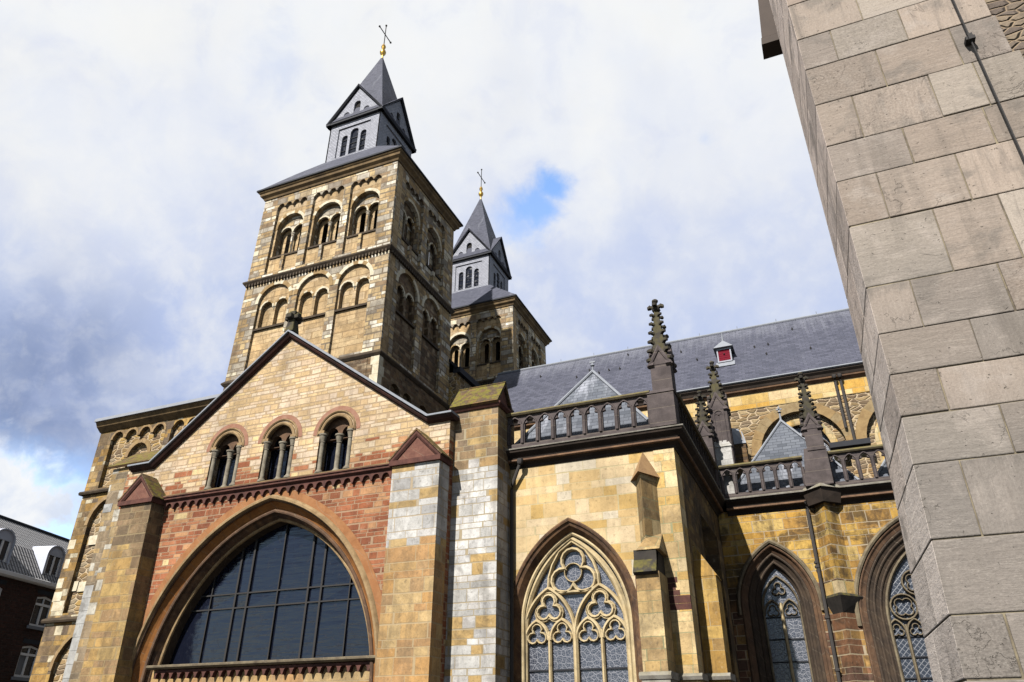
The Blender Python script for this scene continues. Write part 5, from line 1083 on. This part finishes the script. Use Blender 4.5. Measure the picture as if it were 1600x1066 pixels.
for x, z0 in ((1.88, 13.2), (2.10, 12.3)):
    mb = MB(); mb.tube([(x, 31.72, 15.6), (x, 31.8, 15.3), (x, 31.86, z0)], .06, 8); mb.lathe((x, 31.72, 15.45), [(.06, 0), (.10, .05), (.10, .16)], 8); mb.build('downpipe', M['pipe'], NA, smooth=True)
mb = MB(); mb.box(1.1, 2.65, 31.5, 31.98, 12.30, 12.52); mb.build('hopper_shelf', M['lead_dark'], NA)

# ------------------------------------------------------------------ the close grey wall on the right
NB = thing('stone_building', 'corner of a close grey limestone building filling the right edge', 'building', (.57, 4.5, 0))
def nb(mb, name, mat, parent=NB, **k): return mb.build(name, M[mat], parent, local=True, **k)
fb = lambda u, v, w=0.0: (u, -w, v)
SD = 1.0
def cx0(z): return -.042*min(1, max(0, (3.3-z)/1.45))     # the foot of the corner is battered
def slf(z): return .028+.028*min(1, max(0, (4.2-z)/2.2))
ZE = [6.9, 6.49, 6.15, 5.77, 5.36, 5.03, 4.64, 4.15, 3.81, 3.53, 3.26, 2.97, 2.55, 2.17, 1.87]
while ZE[-1] > .2: ZE.append(max(0.0, ZE[-1]-.36))
ZE[-1] = 0.0
while ZE[0] < 11: ZE.insert(0, ZE[0]+.36)
ZE.sort(); J = .0032
def jit(a): return a
JOIN = {6.49: [.48, .95], 6.15: [.24, .72], 5.77: [.49, .98], 5.36: [.25, .75, 1.03], 5.03: [.49, .98], 4.64: [.25, .73], 4.15: [.5, .87], 3.81: [.25, .73], 3.53: [.49, 1.0], 3.26: [.25, .8], 2.97: [.49, 1.02], 2.55: [.22, .9], 2.17: [.6], 1.87: [.21, .8]}
rb = random.Random(3); blk = MB(); rough_ = MB()
for k in range(len(ZE)-1):
    z0, z1 = ZE[k], ZE[k+1]
    js = [0.0]+JOIN.get(z0, [.25, .74] if k % 2 else [.49, .99])+[1.2+rb.uniform(.0, .14)]
    dp = .66 if (js[1] < .35) else .40
    for i in range(len(js)-1):
        a, c = js[i]+J*(i > 0)+rb.uniform(0, .002), js[i+1]-J
        y0 = rb.uniform(-.003, .003); za, zb_ = z0+J+rb.uniform(-.002, .002), z1-J+rb.uniform(-.002, .002)
        ja = rb.uniform(-.004, .004)
        if i == 0:
            B0 = lambda z: [(cx0(z), y0, z), (c+ja, y0, z), (c, dp-J, z), (cx0(z)-slf(z)*(dp-J), dp-J, z)]
            blk.hull(B0(za), B0(zb_)); blk.m[-1] = 1  # left face takes the copy with sunlight painted in
            B1 = lambda z: [(cx0(z)-slf(z)*(dp+J)+.001, dp+J, z), (.3, dp+J, z), (.3, SD, z), (cx0(z)-slf(z)*SD, SD, z)]
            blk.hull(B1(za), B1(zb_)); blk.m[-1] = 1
        else:
            blk.hull([(a+ja, y0, za), (c-ja, y0, za), (c-ja, .28, za), (a+ja, .28, za)], [(a, y0, zb_), (c, y0, zb_), (c, .28, zb_), (a, .28, zb_)])
qu = blk.build('corner_wall', [M['blocks'], M['blocks_side_lit']], NB, local=True, bevel=.006)
mb = MB(); mc = lambda z: [(.010+cx0(z), .008, z), (1.22, .008, z), (1.22, SD-.010, z), (.010+cx0(z)-slf(z)*(SD-.010), SD-.010, z)]
for a_, c_ in ((0, 1.85), (1.85, 3.3), (3.3, 4.2), (4.2, 11)): mb.hull(mc(a_), mc(c_))
nb(mb, 'mortar_joint', 'near_mortar', qu)
mb = MB(); mb.box(1.0, 9.0, .03, 6, 0, 11); nb(mb, 'rubble_wall', 'near_rubble')
mb = MB(); mb.box(.72, 1.3, SD, 5.8, 0, 11); nb(mb, 'side_wall', 'near')
mb = MB(); eb = lambda x, z: [(x, SD+.02, z), (.4, SD+.02, z), (.4, SD+.22, z), (x, SD+.22, z)]
mb.hull(eb(-.192, 7.69), eb(-.182, 7.78)); mb.hull(eb(-.176, 7.781), eb(-.05, 9.2))
nb(mb, 'eaves_box', 'timber')
mb = MB(); mb.slab([(.2, .0, 11), (9, .0, 11), (9, 3, 13), (.2, 3, 13)], .1); mb.slab([(1.5, 6.3, 11), (9, 6.3, 11), (9, 3, 13), (1.5, 3, 13)], .1); nb(mb, 'roof', 'slate')
mb = MB(); mb.tube([(1.06, -.05, 0.0), (1.06, -.05, 9.1)], .006, 6); lc = nb(mb, 'lightning_cable', 'iron')
for z in (1.2, 3.0, 4.55, 5.93, 7.4):
    mb = MB(); mb.box(1.03, 1.09, -.062, .03, z, z+.03); mb.box(1.045, 1.075, -.075, -.035, z-.012, z+.042); mb.build('cable_clip', M['iron'], lc, local=True)

# ------------------------------------------------------------------ brick houses beyond the westwork
HB = thing('brick_house', 'dark brown brick house with black pantile roof and white dormers, beyond the church', 'house', (-38.6, 28.4, 0), radians(104.06))
fh = lambda u, v, w=0.0: (u, -w, v)                          # u along the street front, w towards the street
def hb(mb, name, mats, parent=HB): return mb.build(name, [M[x] for x in (mats if isinstance(mats, tuple) else (mats,))], parent, local=True)
WIN = [(u, z0, z1) for u in (-8.3, -4.9, -1.25, 2.2) for z0, z1 in ((6.85, 8.36), (4.45, 5.95), (1.6, 3.2))]
mb = MB(); mb.wall(rect(-12, 4.4, 0, 8.8), [[(u, z0), (u, z1-.12), (u+.65, z1), (u+1.3, z1-.12), (u+1.3, z0)] for u, z0, z1 in WIN], fh, -.35, 0); mb.box(-12, 4.4, .36, 8.0, 0, 8.8); hb(mb, 'wall', 'brick')
for u, z0, z1 in WIN:
    mb = MB(); mb.fbox(fh, u+.02, u+1.28, z0+.02, z1-.06, -.2, -.14); p_ = hb(mb, 'window', 'glass_house')
    mb = MB(); zt = z1-.5
    mb.fbox(fh, u, u+.09, z0, z1-.08, -.14, -.06); mb.fbox(fh, u+1.21, u+1.3, z0, z1-.08, -.14, -.06); mb.fbox(fh, u+.09, u+1.21, z0, z0+.1, -.14, -.06); mb.fbox(fh, u+.09, u+1.21, zt, zt+.11, -.14, -.05)
    mb.fbox(fh, u+.60, u+.70, z0+.1, zt, -.14, -.07); mb.fbox(fh, u+.62, u+.68, zt+.11, z1-.03, -.14, -.08)
    mb.sweep([(u+.02, z1-.14), (u+.65, z1-.03), (u+1.28, z1-.14)], [(-.07, -.14), (-.07, -.06), (.02, -.06), (.02, -.14)], fh); hb(mb, 'window_frame', 'white', p_)
    mb = MB(); mb.fbox(fh, u-.12, u+1.42, z0-.16, z0-.01, -.1, .1); hb(mb, 'window_sill', 'lead', p_)
    mb = MB(); mb.fbox(fh, u-.08, u+1.38, z1+.06, z1+.26, -.1, .012); hb(mb, 'window_lintel', 'lead_dark', p_)
    if z0 < 6:
        mb = MB(); mb.fbox(fh, u+.12, u+.5, z0+.1, z1-.2, -.139, -.13) if 0 else mb.fbox(fh, u+.1, u+.58, z0+.1, zt, -.139, -.132); hb(mb, 'curtain', 'lead', p_)
mb = MB(); mb.sweep([(-12.1, 8.78), (4.5, 8.78)], [(0, -.3), (0, .2), (.06, .3), (.22, .32), (.26, .26), (.26, -.3)], fh); hb(mb, 'gutter', 'white')
mb = MB(); mb.slab([(-12.1, -.28, 9.04), (4.4, -.28, 9.04), (4.4, .85, 10.58), (-12.1, .85, 10.58)], .1); mb.slab([(-12.1, .85, 10.58), (4.4, .85, 10.58), (4.4, 3.3, 12.42), (-12.1, 3.3, 12.42)], .1); mb.slab([(-12.1, 8, 9.0), (4.4, 8, 9.0), (4.4, 3.3, 12.42), (-12.1, 3.3, 12.42)], .1); rf = hb(mb, 'roof', 'pantile')
mb = MB(); mb.tube([(-12.1, 3.3, 12.44), (4.4, 3.3, 12.44)], .11, 8); hb(mb, 'ridge_tile', 'lead_dark', rf)
mb = MB(); mb.hull([(4.4, -.3, 8.9), (4.7, -.3, 8.9), (4.7, 3.3, 8.9), (4.4, 3.3, 8.9)], [(4.4, -.3, 9.3), (4.7, -.3, 9.3), (4.7, 3.3, 12.85), (4.4, 3.3, 12.85)]); hb(mb, 'party_wall', 'brick')
mb = MB(); mb.slab([(4.35, -.35, 9.32), (4.75, -.35, 9.32), (4.75, 3.3, 12.92), (4.35, 3.3, 12.92)], .06); hb(mb, 'verge', 'lead')
for u in (-8.9, -5.15, -1.45, 2.2):
    mb = MB(); mb.wall([(u, 9.1)]+[(u+.62-.62*cos(pi*j/10), 10.4+.5*sin(pi*j/10)) for j in range(11)]+[(u+1.24, 9.1)], [rect(u+.12, u+1.12, 9.22, 10.4)], fh, -.06, .02)
    mb.sweep([(u, 9.1), (u, 10.4)]+[(u+.62-.62*cos(pi*j/10), 10.4+.5*sin(pi*j/10)) for j in range(1, 10)]+[(u+1.24, 10.4), (u+1.24, 9.1)], [(.0, -1.9), (.0, .08), (.06, .08), (.06, -1.9)], fh); dm = hb(mb, 'dormer', 'white_zinc')
    mb = MB(); mb.fbox(fh, u+.1, u+1.14, 9.2, 10.42, -.1, -.06); pn = hb(mb, 'dormer_window', 'glass_house', dm)
    mb = MB(); mb.fbox(fh, u+.1, u+.2, 9.2, 10.42, -.05, .0); mb.fbox(fh, u+1.04, u+1.14, 9.2, 10.42, -.05, .0); mb.fbox(fh, u+.57, u+.67, 9.2, 10.42, -.05, .0); mb.fbox(fh, u-.02, u+1.26, 9.1, 9.22, -.06, .1); hb(mb, 'window_frame', 'white', dm)
